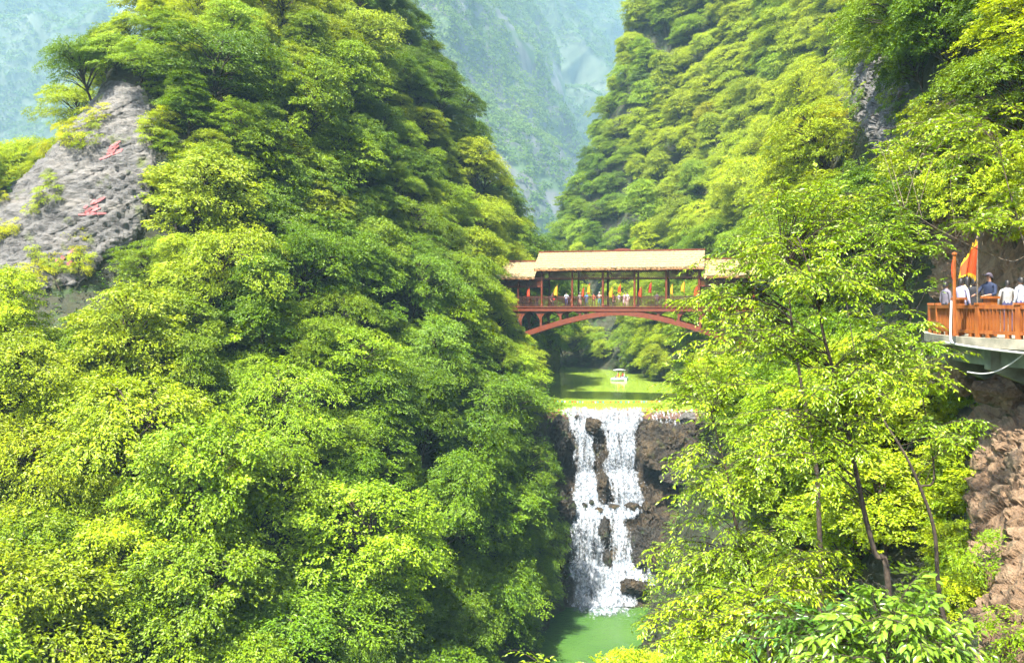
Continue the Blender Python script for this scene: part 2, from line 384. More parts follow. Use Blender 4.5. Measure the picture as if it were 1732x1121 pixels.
PATCH = {}
def biggest(Fc, n):
    lab = np.arange(n)
    for _ in range(400):
        m = lab[Fc].min(1); new = lab.copy(); np.minimum.at(new, Fc.ravel(), np.repeat(m, 4)); new = new[new]
        if (new == lab).all(): break
        lab = new
    l = lab[Fc[:, 0]]; u, c = np.unique(l, return_counts=True)
    return Fc[l == u[np.argmax(c)]]
def rock_patch(name, poly, step, bv, mat, size, stretch, amp, seed, label, jag=7.0, bias=0.1):
    """a face of bare broken rock standing a little proud of the slope"""
    pl = np.array(poly, float); x0, y0 = pl.min(0) - 8; x1, y1 = pl.max(0) + 8
    gx = np.arange(x0, x1, step); gy = np.arange(y0, y1, step); nu, nv = len(gx), len(gy)
    P = np.zeros((nv * nu, 3)); ok = np.zeros(nv * nu, bool); Nn = np.zeros((nv * nu, 3)); k = 0
    for b in gy:
        for a in gx:
            d = Vector(((a - 866) / F, 1.0, (HOR - b) / F)).normalized(); h = bv.ray_cast(CAM, d)
            if h[0] is not None:
                n = h[1] if h[1].dot(d) < 0 else -h[1]; P[k] = h[0]; Nn[k] = n; ok[k] = True
            k += 1
    px, py = np.tile(gx, nv), np.repeat(gy, nu)
    ins = in_poly(px + jag * vnoise(P * 0.8, 5), py + jag * vnoise(P * 0.8, 6), poly)
    Nn = Nn.reshape(nv, nu, 3)
    for _ in range(6): Nn[1:-1, 1:-1] = (Nn[1:-1, 1:-1] * 2 + Nn[:-2, 1:-1] + Nn[2:, 1:-1] + Nn[1:-1, :-2] + Nn[1:-1, 2:]) / 6
    Nn = Nn.reshape(-1, 3); Nn /= np.linalg.norm(Nn, axis=1)[:, None] + 1e-9
    V = P + Nn * (bias + amp * fracture(P, size, stretch, seed) + 0.12 * amp * fbm(P * 3.0 / size, 3, seed + 3))[:, None]
    Fc = grid_faces(nv, nu); good = ok[Fc].all(1) & ins[Fc].any(1) & (np.ptp(P[Fc][..., 1], axis=1) < 2.5)
    Fc = Fc[good]; Fc = biggest(Fc, len(V)); used = np.unique(Fc); mp = np.zeros(len(V), int); mp[used] = np.arange(len(used)); V = V[used]; Fc = mp[Fc]
    o = mesh_obj(name, V, Fc, mat, smooth=False); tag(o, label, 'cliff')
    PATCH[seed] = BVHTree.FromPolygons([tuple(p) for p in V], [tuple(f) for f in Fc])
    return o
def rotm(ax, a): return np.array(Matrix.Rotation(a, 3, ax))
ST_L = np.diag([0.34, 0.5, 1.5]) @ rotm('Y', 0.62)
rock_patch('cliff', ROCK_LEFT, 1.4, BV_L, M['grey_rock'], 2.0, ST_L, 0.11, 301, 'bare grey layered rock face with red characters on the left hill')
rock_patch('cliff', ROCK_RIGHT, 1.8, BV_R, M['grey_rock'], 2.0, np.diag([1.0, 1.0, 0.6]), 0.7, 302, 'steep grey rock gully high on the right slope', jag=2.0)
rock_patch('cliff', ROCK_TERR, 3.0, BV_R, M['salmon_rock'], 0.9, np.diag([1.0, 0.9, 0.55]), 0.42, 303, 'fractured tan cliff behind and below the terrace')

# far gorge walls
M['far_slope'] = rock_mat('far_slope', (0.03, 0.05, 0.015), (0.05, 0.08, 0.025), (0.10, 0.12, 0.07), 0.009, (1, 1, 0.5), bump=0.6)
M['far_cliff'] = rock_mat('far_cliff', (0.05, 0.055, 0.045), (0.10, 0.105, 0.09), (0.17, 0.165, 0.15), 0.014, (1, 1, 0.35), moss=(0.05, 0.09, 0.02), bump=0.8, mossamt=0.5)
def far_wall(name, rows, nu, nv, amp, seed, mat, k=3.7):
    amp *= k
    G = loft([[tuple(at(p[0], p[1], p[2] * k)) for p in r] for r in rows], nu, nv)
    n = grid_normals(G).reshape(-1, 3); P = G.reshape(-1, 3)
    rid = 1 - 2 * np.abs(fbm(P * np.array([1, 1, 0.35]) * 0.012 / k, 4, seed))
    P = P + n * (amp * rid + 0.25 * amp * fbm(P * 0.06 / k, 3, seed + 3))[:, None]
    o = mesh_obj(name, P, grid_faces(nv, nu), mat, smooth=True); o['kind'] = 'structure'
    return P, grid_faces(nv, nu)
FAR = []
# spur just behind the wooded hill, falling to the right
FAR.append(far_wall('mountain_spur', [
    [(1010,520,470),(1000,420,480),(990,330,490),(960,230,510),(930,120,530),(890,20,560),(860,-90,590)],
    [(985,470,345),(955,360,345),(933,290,350),(900,220,360),(850,145,370),(800,70,385),(750,-80,410)],
    [(930,540,310),(905,430,305),(880,360,305),(840,300,310),(790,230,318),(730,150,330),(660,-80,355)],
    [(860,560,270),(800,500,262),(740,470,258),(680,430,258),(620,380,262),(560,300,270),(480,60,290)]], 120, 90, 11, 41, M['far_cliff'], 2.7))
FAR.append(far_wall('mountain_middle', [
    [(1200,520,640),(1170,380,650),(1130,240,670),(1100,120,690),(1060,0,710),(1000,-160,740)],
    [(1110,480,480),(1075,330,490),(1035,230,500),(1000,150,515),(955,75,530),(890,-90,560)],
    [(1030,520,440),(980,400,440),(930,320,445),(880,240,455),(820,140,470),(750,-80,510)],
    [(950,560,400),(860,500,395),(790,440,395),(720,380,400),(650,280,415),(560,0,450)]], 110, 90, 19, 47, M['far_slope'], 3.3))
FAR.append(far_wall('mountain_back', [
    [(1500,560,560),(1340,560,590),(1180,560,610),(1020,560,620),(860,560,630),(700,560,650)],
    [(1500,250,620),(1340,230,640),(1180,220,650),(1020,210,670),(860,220,680),(700,220,700)],
    [(1500,-60,720),(1340,-60,740),(1180,-70,750),(1020,-80,770),(860,-80,780),(700,-80,800)],
    [(1500,-90,860),(1340,-90,880),(1180,-90,890),(1020,-90,900),(860,-90,910),(700,-90,920)]], 110, 90, 24, 53, M['far_slope'], 3.5))
FAR.append(far_wall('mountain_left', [
    [(620,560,330),(460,560,325),(300,560,320),(140,560,315),(-20,560,310),(-200,560,305)],
    [(620,360,420),(460,300,420),(300,270,420),(140,250,415),(-20,240,410),(-200,230,405)],
    [(620,230,540),(460,130,540),(310,75,540),(170,5,540),(20,-65,540),(-200,-110,540)],
    [(620,330,640),(460,260,640),(310,180,640),(170,120,640),(20,60,640),(-200,10,640)]], 120, 80, 17, 59, M['far_slope'], 3.2))

# valley floor under everything
fl = MB(); fl.add([(-2600,-60,-20.5),(2600,-60,-20.5),(2600,3600,-20.5),(-2600,3600,-20.5)], [[0,1,2,3]])
o = fl.build('ground', M['soil']); o['kind'] = 'structure'

# ------------------------------------------------------------------ water
def water_mat(name, col, rough, wscale, bump, deep):
    m, nt, N, L = newmat(name)
    o = N('ShaderNodeOutputMaterial'); p = N('ShaderNodeBsdfPrincipled'); tc = N('ShaderNodeTexCoord')
    mp = N('ShaderNodeMapping'); mp.inputs['Scale'].default_value = (1, 2.2, 1); L(tc.outputs['Object'], mp.inputs[0])
    n = N('ShaderNodeTexNoise'); n.inputs['Scale'].default_value = wscale; n.inputs['Detail'].default_value = 5; L(mp.outputs[0], n.inputs['Vector'])
    n2 = N('ShaderNodeTexNoise'); n2.inputs['Scale'].default_value = 0.12; n2.inputs['Detail'].default_value = 3; L(tc.outputs['Object'], n2.inputs['Vector'])
    r = ramp(N, [(0.35, deep), (0.65, col)]); L(n2.outputs['Fac'], r.inputs[0]); L(r.outputs[0], p.inputs['Base Color'])
    p.inputs['Roughness'].default_value = rough; p.inputs['IOR'].default_value = 1.33; p.inputs['Specular IOR Level'].default_value = 0.28
    b = N('ShaderNodeBump'); b.inputs['Strength'].default_value = bump; b.inputs['Distance'].default_value = 0.05
    L(n.outputs['Fac'], b.inputs['Height']); L(b.outputs[0], p.inputs['Normal']); L(p.outputs[0], o.inputs[0])
    return m
M['lake'] = water_mat('lake', (0.25, 0.36, 0.04), 0.08, 1.4, 0.12, (0.215, 0.325, 0.036))
M['pool'] = water_mat('pool', (0.06, 0.13, 0.025), 0.08, 2.2, 1.0, (0.04, 0.10, 0.02))
o = mesh_obj('lake_water', [(2,91.15,0),(28,91.15,0),(34,120,0),(30,200,0),(-30,230,0),(-6,120,0)], [[0,1,2,3,4,5]], M['lake']); o['kind'] = 'structure'
o = mesh_obj('pool_water', [(-40,-10,-17.2),(20,-10,-17.2),(20,83,-17.2),(-6,83,-17.2)], [[0,1,2,3]], M['pool']); o['kind'] = 'structure'
# ------------------------------------------------------------------ trees
def unit(v): return v / (np.linalg.norm(v, axis=-1)[..., None] + 1e-9)
def leaf_quads(B, D, Nn, L, Wd, fold=0.12, droop=0.15):
    """folded diamond leaves: base B, direction D, normal Nn"""
    S = unit(np.cross(D, Nn)); L = L[:, None]; Wd = Wd[:, None]
    mid = B + D * L * 0.42 + Nn * L * fold * 0.5
    V = np.stack([B, mid + S * Wd * 0.5, B + D * L - Nn * L * droop, mid - S * Wd * 0.5], 1)
    n = len(B); Q = np.arange(n * 4).reshape(n, 4)
    return V.reshape(-1, 3), Q
def leaf_fine(B, D, Nn, L, Wd, fold=0.10, droop=0.22):
    """pointed oval leaves with a midrib, eight triangles"""
    S = unit(np.cross(D, Nn)); L = L[:, None]; Wd = Wd[:, None]
    def pt(t, s, h): return B + D * L * t + S * Wd * s * 0.5 + Nn * L * (h - droop * t * t)
    V = np.stack([pt(0, 0, 0), pt(0.25, 0.8, fold), pt(0.6, 0.85, fold), pt(1.0, 0, 0), pt(0.6, -0.85, fold), pt(0.25, -0.8, fold), pt(0.3, 0, 0), pt(0.65, 0, 0)], 1)
    n = len(B); b = (np.arange(n) * 8)[:, None]
    T = np.concatenate([b + np.array([t]) for t in ([0, 6, 1], [7, 3, 2], [0, 5, 6], [7, 4, 3])])
    Q = np.concatenate([b + np.array([t]) for t in ([6, 7, 2, 1], [5, 4, 7, 6])])
    return V.reshape(-1, 3), [Q, T]

def spray_leaves(rng, P, A, ln, per, leaf, width, droop, side=0.9, flat=0.25):
    """P: spray origins, A: axes; `per` leaves alternate along each axis. returns B,D,N,L,W,index"""
    n = len(P); k = np.tile(np.arange(per), n); i = np.repeat(np.arange(n), per)
    t = (k + 0.5) / per
    up = np.tile([0, 0, 1.0], (n, 1)); Sx = unit(np.cross(A, up)); U = unit(np.cross(Sx, A))
    sgn = np.where(k % 2 == 0, 1.0, -1.0)
    t = t + rng.normal(0, 0.05, len(t))
    B = P[i] + A[i] * (ln[i] * t)[:, None] - np.array([0, 0, 1.0]) * (ln[i] * droop * t * t)[:, None]
    ang = sgn * (side - 0.55 * t) + rng.normal(0, 0.25, len(t))
    D = A[i] * np.cos(ang)[:, None] + Sx[i] * np.sin(ang)[:, None]
    D[:, 2] -= droop * (0.35 + 0.7 * t) + rng.normal(0, 0.18, len(t)); D = unit(D)
    Nn = U[i] + rng.normal(0, flat, (len(t), 3)); Nn = unit(Nn - D * (Nn * D).sum(1)[:, None])
    Lf = leaf * rng.uniform(0.7, 1.25, len(t)) * (1.05 - 0.25 * t)
    return B, D, Nn, Lf, Lf * width, i

def crown_data(seed, Rr, Hh, zc, npads, spp, per, leaf, width=0.5, droop=0.35, low=-0.55, cone=0.0, padr=0.42):
    rng = np.random.default_rng(seed)
    # pads: foliage plates at the branch ends, on the crown's upper and outer shell
    g = (np.arange(npads) + 0.5) / npads
    h = low + (0.97 - low) * g + rng.uniform(-0.06, 0.06, npads); h = np.clip(h, -0.9, 0.98)
    ph = np.arange(npads) * 2.39996 + rng.uniform(-0.5, 0.5, npads)
    rr = np.sqrt(np.clip(1 - h * h, 0.02, 1)) * (1 - cone * (h * 0.5 + 0.5)) * rng.uniform(0.3, 1.15, npads)
    C = np.stack([rr * np.cos(ph) * Rr, rr * np.sin(ph) * Rr, zc + h * Hh], 1)
    C = C + 0.40 * Rr * np.stack([fbm(C * 0.55 + 7 * i, 2, seed + i) for i in range(3)], 1)
    pr = Rr * padr * rng.uniform(0.6, 1.4, npads)
    padt = rng.uniform(-0.25, 0.45, npads)
    ci = np.repeat(np.arange(npads), spp); n = len(ci)
    a = rng.uniform(0, 2 * math.pi, n); q = np.sqrt(rng.uniform(0, 1, n))
    out = unit(np.stack([np.cos(ph), np.sin(ph), 0 * ph], 1))
    loc = np.stack([np.cos(a) * q, np.sin(a) * q, np.zeros(n)], 1) * pr[ci][:, None]
    tilt = (loc * out[ci]).sum(1)
    loc[:, 2] = -0.30 * q * q * pr[ci] - padt[ci] * tilt + rng.normal(0, 0.045, n) * Rr + 0.06 * Rr
    P = C[ci] + loc
    A = unit(0.75 * unit(np.stack([np.cos(a), np.sin(a), 0 * a], 1)) * q[:, None] + 0.6 * out[ci] + rng.normal(0, 0.25, (n, 3)) * np.array([1, 1, 0.45]))
    ln = leaf * rng.uniform(2.0, 3.4, n)
    tint_p = rng.uniform(-1, 1, npads)[ci] * 0.5 + rng.uniform(-1, 1, n) * 0.45
    B, D, Nn, L, Wd, i = spray_leaves(rng, P, A, ln, per, leaf, width, droop, flat=0.42)
    D = unit(D + rng.normal(0, 0.22, D.shape)); Nn = unit(Nn - D * (Nn * D).sum(1)[:, None]); B = B + rng.normal(0, 0.35, B.shape) * leaf * np.array([1, 1, 0.6])
    return (B, D, Nn, L, Wd, tint_p[i]), C, pr

def trunk_mesh(name, seed, H, r0, C, zc, mat, lean=0.0):
    rng = np.random.default_rng(seed + 77); mb = MB()
    z = np.linspace(-1.5, H, 8); off = np.cumsum(rng.normal(0, 0.06 * H / 8, (8, 2)), 0)
    tp = np.column_stack([off[:, 0], off[:, 1], z]); mb.tube(tp, r0 * np.linspace(1.15, 0.18, 8), 7)
    for c in C:
        zb = max(0.15 * H, c[2] - 0.55 * math.hypot(c[0], c[1]) - 0.3)
        zb = min(zb, H * 0.95); f = np.interp(zb, z, np.arange(8)); i = int(min(f, 6)); st = tp[i] + (tp[i + 1] - tp[i]) * (f - i)
        mid = (st + c) / 2 + np.array([0, 0, 0.12 * np.linalg.norm(c - st)]) + rng.normal(0, 0.1, 3)
        mb.tube([st, (st * 0.5 + mid * 0.5), mid, c * 0.6 + mid * 0.4, c], r0 * np.array([0.4, 0.34, 0.26, 0.16, 0.06]), 4, False)
    return mb.mesh(name, mat, True)

PROTO = {}
def make_proto(key, seed, Rr, Hh, zc, H, r0, bark='bark', leafm='leaf', **k):
    (B, D, Nn, L, Wd, tint), C, pr = crown_data(seed, Rr, Hh, zc, **k)
    V, Q = leaf_quads(B, D, Nn, L, Wd)
    PROTO[key] = (mesh_np('crown', V, Q, M[leafm], attr={'tint': np.repeat(tint, 4)}), trunk_mesh('trunk', seed, H, r0, C, zc, M[bark]), Rr, H)
make_proto('t1', 1, 3.0, 2.4, 4.2, 6.0, 0.16, npads=60, spp=40, per=9, leaf=0.185, width=0.54, droop=0.18, padr=0.32)
make_proto('t2', 2, 2.7, 3.0, 4.4, 6.6, 0.16, npads=64, spp=38, per=9, leaf=0.17, width=0.64, droop=0.26, padr=0.32)
make_proto('t3', 3, 3.4, 2.0, 4.2, 5.6, 0.17, npads=52, spp=48, per=9, leaf=0.195, width=0.48, droop=0.16, low=-0.4, padr=0.35)
make_proto('t4', 4, 2.5, 2.3, 3.6, 5.4, 0.13, npads=48, spp=40, per=9, leaf=0.155, width=0.68, droop=0.18, padr=0.32)
make_proto('t5', 5, 2.8, 3.6, 4.8, 7.6, 0.18, npads=70, spp=38, per=9, leaf=0.175, width=0.52, droop=0.28, cone=0.5, padr=0.32)
make_proto('t6', 6, 3.2, 2.4, 4.0, 5.8, 0.15, npads=48, spp=50, per=9, leaf=0.20, width=0.44, droop=0.34, padr=0.37)
make_proto('s1', 7, 1.5, 1.1, 1.2, 1.8, 0.05, npads=14, spp=38, per=9, leaf=0.17, width=0.5, droop=0.25, low=-0.8)
make_proto('s2', 8, 1.3, 1.3, 1.3, 2.1, 0.05, npads=14, spp=38, per=9, leaf=0.155, width=0.62, droop=0.2, low=-0.8)
make_proto('s3', 9, 0.7, 0.6, 0.6, 1.0, 0.03, npads=8, spp=24, per=8, leaf=0.12, width=0.45, droop=0.3, low=-0.8)

GREENS = {   # leaf colours (linear); choosing among them by position also paints in light and shade
 'deep': (0.105, 0.19, 0.004), 'mid': (0.17, 0.265, 0.004), 'fresh': (0.245, 0.325, 0.004), 'lime': (0.295, 0.37, 0.004), 'yellow': (0.37, 0.40, 0.003),
}
PLANTED = []
def place(key, name, loc, rz, sc, colname, label, cat, group, tilt=None, jit=None):
    cr, tr, _, _ = PROTO[key]
    root = bpy.data.objects.new(name, None); root.empty_display_size = 0.3
    root.location = loc; root.scale = (sc[0] * rng.uniform(0.82, 1.2), sc[0] * rng.uniform(0.82, 1.2), sc[1])
    q = Matrix.Rotation(rz, 3, 'Z')
    if tilt is not None: q = Vector((0, 0, 1)).rotation_difference(Vector(tilt)).to_matrix() @ q
    root.rotation_euler = q.to_euler()
    put(root); tag(root, label, cat, group)
    c = bpy.data.objects.new('crown', cr); put(c, root)
    b = np.array(GREENS[colname]) * (1 if jit is None else jit); c.color = (*b, 1)
    t = bpy.data.objects.new('trunk', tr); put(t, root)
    rr_ = PROTO[key][2] * sc[0]; PLANTED.append((root, c, t, np.array(loc) + np.array([0, 0, 0.62 * PROTO[key][3] * sc[1]]), rr_))
    return root

KEEP_CLEAR = [   # image outlines of things that trees in front of them would hide: (outline, nearest distance at which a tree may stand)
 ([(-60,330),(20,330),(60,265),(120,200),(190,150),(245,160),(250,260),(240,390),(190,440),(130,490),(-60,500)], 78),
 ([(872,470),(1300,440),(1300,600),(1240,600),(1090,560),(1060,540),(945,552),(885,525)], 112),
 ([(822,436),(1290,425),(1290,470),(930,560),(895,545),(850,505)], 104),
 ([(925,560),(945,590),(1080,615),(1130,660),(1230,700),(1200,860),(1160,1000),(1080,1140),(835,1140),(900,1075),(950,1000),(950,880),(945,760),(915,700)], 200),
 ([(1385,-20),(1440,-20),(1470,60),(1530,150),(1575,230),(1560,270),(1500,260),(1450,200),(1400,120)], 138),
 ([(1570,400),(1800,380),(1800,1200),(1650,1200),(1655,640),(1560,600)], 45),
]
def scatter(P, Fc, n_try, spacing, rng, mask=None, zmin=None):
    tri = np.vstack([Fc[:, [0, 1, 2]], Fc[:, [0, 2, 3]]])
    a, b, c = P[tri[:, 0]], P[tri[:, 1]], P[tri[:, 2]]
    nrm = np.cross(b - a, c - a); ar = np.linalg.norm(nrm, axis=1) / 2
    ti = rng.choice(len(tri), n_try, p=ar / ar.sum()); u, v = rng.uniform(0, 1, (2, n_try)); f = u + v > 1; u[f] = 1 - u[f]; v[f] = 1 - v[f]
    X = a[ti] + (b - a)[ti] * u[:, None] + (c - a)[ti] * v[:, None]; Nn = unit(nrm[ti])
    Nn[Nn[:, 2] < 0] *= -1
    return X, Nn
def choose(X, Nn, spacing, crown_r, crown_h, frame=(-70, -130, 1802, 1190), vis=3.5, pool=None):
    taken = [] if pool is None else pool; out = []
    top = X + np.array([0, 0, crown_h])
    px, py = proj(top); rpx = F * crown_r / np.maximum(X[:, 1], 1)
    ok = (px > frame[0] - rpx * 0.3) & (px < frame[2] + rpx * 0.3) & (py > frame[1] - rpx * 0.3) & (py < frame[3] + rpx)
    for poly, dmin in KEEP_CLEAR:
        for dx, dy in ((0, 0), (-0.95, 0), (0.95, 0), (0, -0.9), (0, 0.9), (0.7, 0.6), (-0.7, 0.6), (0.7, -0.6), (-0.7, -0.6), (0.5, 0), (-0.5, 0)):
            ok &= ~(in_poly(px + dx * rpx, py + dy * rpx, poly) & (X[:, 1] < dmin))
    for i in np.where(ok)[0]:
        p = X[i]
        if taken:
            T = np.asarray(taken)
            if (((T[:, :3] - p) ** 2).sum(1) < (spacing * 0.5 * (1 + T[:, 3])) ** 2).any(): continue
        if not seen(top[i], vis): continue
        taken.append((*p, 1.0)); out.append(i)
    return out

rng = np.random.default_rng(5)
def zone_left(px, py):
    if py > 820: return 'on the lowest slope above the pool'
    if px > 720 and py > 430: return 'on the bank beside the bridge and falls'
    if px < 330 and 380 < py: return 'just below the painted grey rock face'
    if py < 200: return 'near the summit of the left hill'
    if px < 330: return 'around the painted grey rock face'
    return 'halfway up the left hill'
def zone_right(px, py, d):
    if d > 140 and py > 500: return 'on the far lake shore under the arch'
    if py < 200 and px < 1350: return 'high on the cliff right of the gorge'
    if px < 1350: return 'on the wooded slope behind the bridge roof'
    if d < 92 and py > 420: return 'on the bank right of the falls'
    if d < 60: return 'on the slope above the terrace'
    return 'beside the grey rock gully on the right'
WORDS = {'deep': 'dark green', 'mid': 'green', 'fresh': 'fresh green', 'lime': 'lime green', 'yellow': 'yellow-leaved'}
NAMES = {'t1': 'spreading_tree', 't2': 'rounded_tree', 't3': 'tiered_tree', 't4': 'small_leaved_tree', 't5': 'pointed_tree', 't6': 'drooping_tree', 's1': 'shrub', 's2': 'shrub', 's3': 'shrub'}
def pick_col(px, py, side, p):
    n = fbm(np.array([p * 0.045]), 2, 77)[0] + rng.uniform(-0.35, 0.35)
    if side == 'L':
        n += 0.52 * np.clip((520 - px) / 520, -0.7, 1) + 0.22 * np.clip((560 - py) / 560, -1, 1) - 0.08  # paler up-left, darker down-right: the hill's light and shade painted into leaves
    elif side == 'R': n += 0.2 + (0.35 if px > 1380 and py < 350 else 0)  # top right corner gets yellower leaves, its sunlight put into the colour
    if n > 1.2 and px < 1560 and py < 640: return 'yellow'
    if n > 0.5: return 'lime'
    if n > 0.12: return 'fresh'
    if n > -0.3: return 'mid'
    return 'deep'
def plant(X, Nn, idx, keys, side, smin, smax, cat, hh, zone):
    for i in idx:
        p = X[i]; px, py = proj(p + np.array([0, 0, hh])); px, py = px[0], py[0]
        c = pick_col(px, py, side, p); s = rng.uniform(smin, smax)
        if side == 'L' and px < 330 and py < 260 or side == 'L' and px > 640 and py < 420 or side == 'R' and px < 1080: s *= 0.72
        n = Nn[i].copy(); t = unit(np.array([0, 0, 1.0]) * 1.0 + n * np.array([1, 1, 0]) * rng.uniform(0.15, 0.5))
        k = keys[rng.integers(len(keys))]
        z = zone(px, py) if side == 'L' else zone(px, py, p[1])
        kind = 'shrub' if cat == 'shrub' else {'t1': 'spreading', 't2': 'rounded', 't3': 'flat-tiered', 't4': 'small-leaved', 't5': 'pointed', 't6': 'drooping'}[k]
        lab = f"{kind + ' ' if cat != 'shrub' else 'low '}{WORDS[c]} {cat} {z}"
        place(k, NAMES[k], p - n * 0.2 * s, rng.uniform(0, 6.28), (s, s * rng.uniform(0.85, 1.15)), c, lab, cat,
              f"{cat}s {z}", t, rng.uniform(0.8, 1.2))
pool_l, pool_r = [], []
ALLK = ['t1', 't2', 't3', 't4', 't5', 't6']
X, Nn = scatter(HLP, HLF, 9000, 3, rng)
idx = choose(X, Nn, 4.7, 4.0, 3.8, pool=pool_l)[:200]
plant(X, Nn, idx, ALLK, 'L', 0.8, 1.25, 'tree', 4.5, zone_left); n1 = len(idx)
X, Nn = scatter(HLP, HLF, 9000, 3, rng)
idx = choose(X, Nn, 2.7, 2.4, 2.6, pool=pool_l)[:300]
plant(X, Nn, idx, ALLK, 'L', 0.45, 0.78, 'tree', 3.0, zone_left); n1 += len(idx)
X, Nn = scatter(HLP, HLF, 5000, 2, rng)
idx = choose(X, Nn, 1.9, 1.8, 1.3, vis=2.0, pool=pool_l)
idx = idx[:270]
plant(X, Nn, idx, ['s1', 's2'], 'L', 0.8, 1.3, 'shrub', 1.3, zone_left); n2 = len(idx)
X, Nn = scatter(HRP, HRF, 30000, 3, rng)
m = (X[:, 1] > 27) & (X[:, 1] < 92)
Xa, Na = X[m], Nn[m]
idx = choose(Xa, Na, 3.0, 2.2, 3.0, pool=pool_r)[:160]
plant(Xa, Na, idx, ['t1', 't2', 't4', 't6'], 'R', 0.55, 0.85, 'tree', 3.0, zone_right); n3 = len(idx)
m = X[:, 1] >= 92
Xa, Na = X[m], Nn[m]
idx = choose(Xa, Na, 4.5, 4.4, 4.0, pool=pool_r)[:210]
plant(Xa, Na, idx, ALLK, 'R', 0.85, 1.35, 'tree', 4.5, zone_right); n3 += len(idx)
X, Nn = scatter(HRP, HRF, 30000, 3, rng); m = X[:, 1] >= 92; Xa, Na = X[m], Nn[m]
idx = choose(Xa, Na, 2.7, 2.2, 3.0, pool=pool_r)[:300]
plant(Xa, Na, idx, ALLK, 'R', 0.5, 0.95, 'tree', 3.0, zone_right); n3 += len(idx)
# shrubs that close the rims of the bare rock
for k_ in range(4, 30):
    if k_ < 13: qx, qy = 286 + 22 * math.sin(k_ * 2.3), 130 + (k_ - 4) * 32
    else: qx, qy = 1610 + 28 * math.sin(k_ * 1.9), 660 + (k_ - 13) * 25
    h = ground_hit(qx, qy)
    if h is None or h[0].y > 90: continue
    c_ = ['fresh', 'lime', 'mid'][k_ % 3]; s_ = (0.7 if k_ < 13 else 0.45) * rng.uniform(0.8, 1.3); zn = 'along the right rim of the grey rock face' if k_ < 13 else 'at the left rim of the tan cliff'
    place(['s1', 's2'][k_ % 2], 'shrub', np.array(h[0]), rng.uniform(0, 6), (s_, s_), c_, f"{WORDS[c_]} shrub {zn}", 'shrub', 'shrubs ' + zn, None, 1.0)
# leave out what stands wholly behind nearer crowns
CELL = 5.0; buf = np.zeros((int(1300 / CELL), int(1900 / CELL)), bool); gone = 0
for root, c, t, ctr, rr_ in sorted(PLANTED, key=lambda q: q[3][1]):
    qx, qy = proj(ctr); rp = F * rr_ / ctr[1]; gx, gy = (qx[0] + 80) / CELL, (qy[0] + 80) / CELL; rc = rp / CELL
    y0, y1, x0, x1 = int(max(gy - rc, 0)), int(min(gy + rc + 1, buf.shape[0])), int(max(gx - rc, 0)), int(min(gx + rc + 1, buf.shape[1]))
    if y1 <= y0 or x1 <= x0: vis_ = 0.0
    else:
        yy, xx = np.mgrid[y0:y1, x0:x1]; d2 = ((yy + 0.5 - gy) ** 2 + (xx + 0.5 - gx) ** 2) / (rc * rc); ins = d2 < 1.0
        vis_ = (ins & ~buf[y0:y1, x0:x1]).sum() / max(ins.sum(), 1)
    if vis_ < 0.10:
        for o in (c, t, root): bpy.data.objects.remove(o)
        gone += 1
    else: buf[y0:y1, x0:x1] |= d2 < 0.62
print('left out', gone)
print('trees left', n1, 'shrubs left', n2, 'trees right', n3)
# ------------------------------------------------------------------ weir, rocks and waterfall
RP = np.array([(96,-3.0),(92.2,-2.6),(91.9,-0.9),(91.0,-0.75),(90.5,-1.9),(90.0,-2.7),(89.5,-6.4),(88.6,-6.9),(87.2,-7.3),(86.5,-9.2),(85.0,-9.55),(84.2,-9.7),(83.2,-11.2),(82.5,-12.6),(82.0,-14.2),(80.9,-15.2),(80.2,-16.2),(79.2,-17.4),(77,-20)])
tt = np.linspace(0, len(RP) - 1, 200); ii = np.clip(tt.astype(int), 0, len(RP) - 2); ff = (tt - ii)[:, None]
prof = RP[ii] * (1 - ff) + RP[ii + 1] * ff
xs = np.linspace(1.0, 28.0, 260)
G = np.zeros((len(prof), len(xs), 3)); G[..., 0] = xs[None]; G[..., 1] = prof[:, :1]; G[..., 2] = prof[:, 1:]
nn = grid_normals(G).reshape(-1, 3); nn[nn[:, 1] > 0] *= -1
P = G.reshape(-1, 3)
dk = np.clip((P[:, 1] - 79) / 3, 0, 1) * np.clip((-0.7 - P[:, 2]) / 1.5, 0.12, 1)
fac = np.abs(fbm(P * np.array([0.55, 0.5, 0.8]), 3, 61))
P = P + nn * ((0.5 * fac - 0.2 + 0.4 * fracture(P, 1.1, np.diag([1, 1, 0.7]), 66)) * dk)[:, None]
# banks close in on both sides below the crest
P[:, 1] -= np.clip((P[:, 0] - 15) * 0.28, 0, 4) * np.clip(-P[:, 2] / 6, 0, 1)
o = mesh_obj('rock_terrain', P, grid_faces(len(prof), len(xs)), M['wet_rock'], smooth=False); o['kind'] = 'structure'
M['concrete'] = simple('concrete', (0.32, 0.31, 0.28), 0.85, 0.35, 2.5, 0.4, dirt=(0.12, 0.12, 0.09))
M['weir_lip'] = simple('weir_lip', (0.20, 0.10, 0.06), 0.7, 0.5, 3, 0.3)
mb = MB(); mb.box((14.5, 91.55, -0.48), (23, 0.8, 0.86))
tag(mb.build('weir', M['weir_lip']), 'low straight weir holding back the green lake above the waterfall', 'weir')

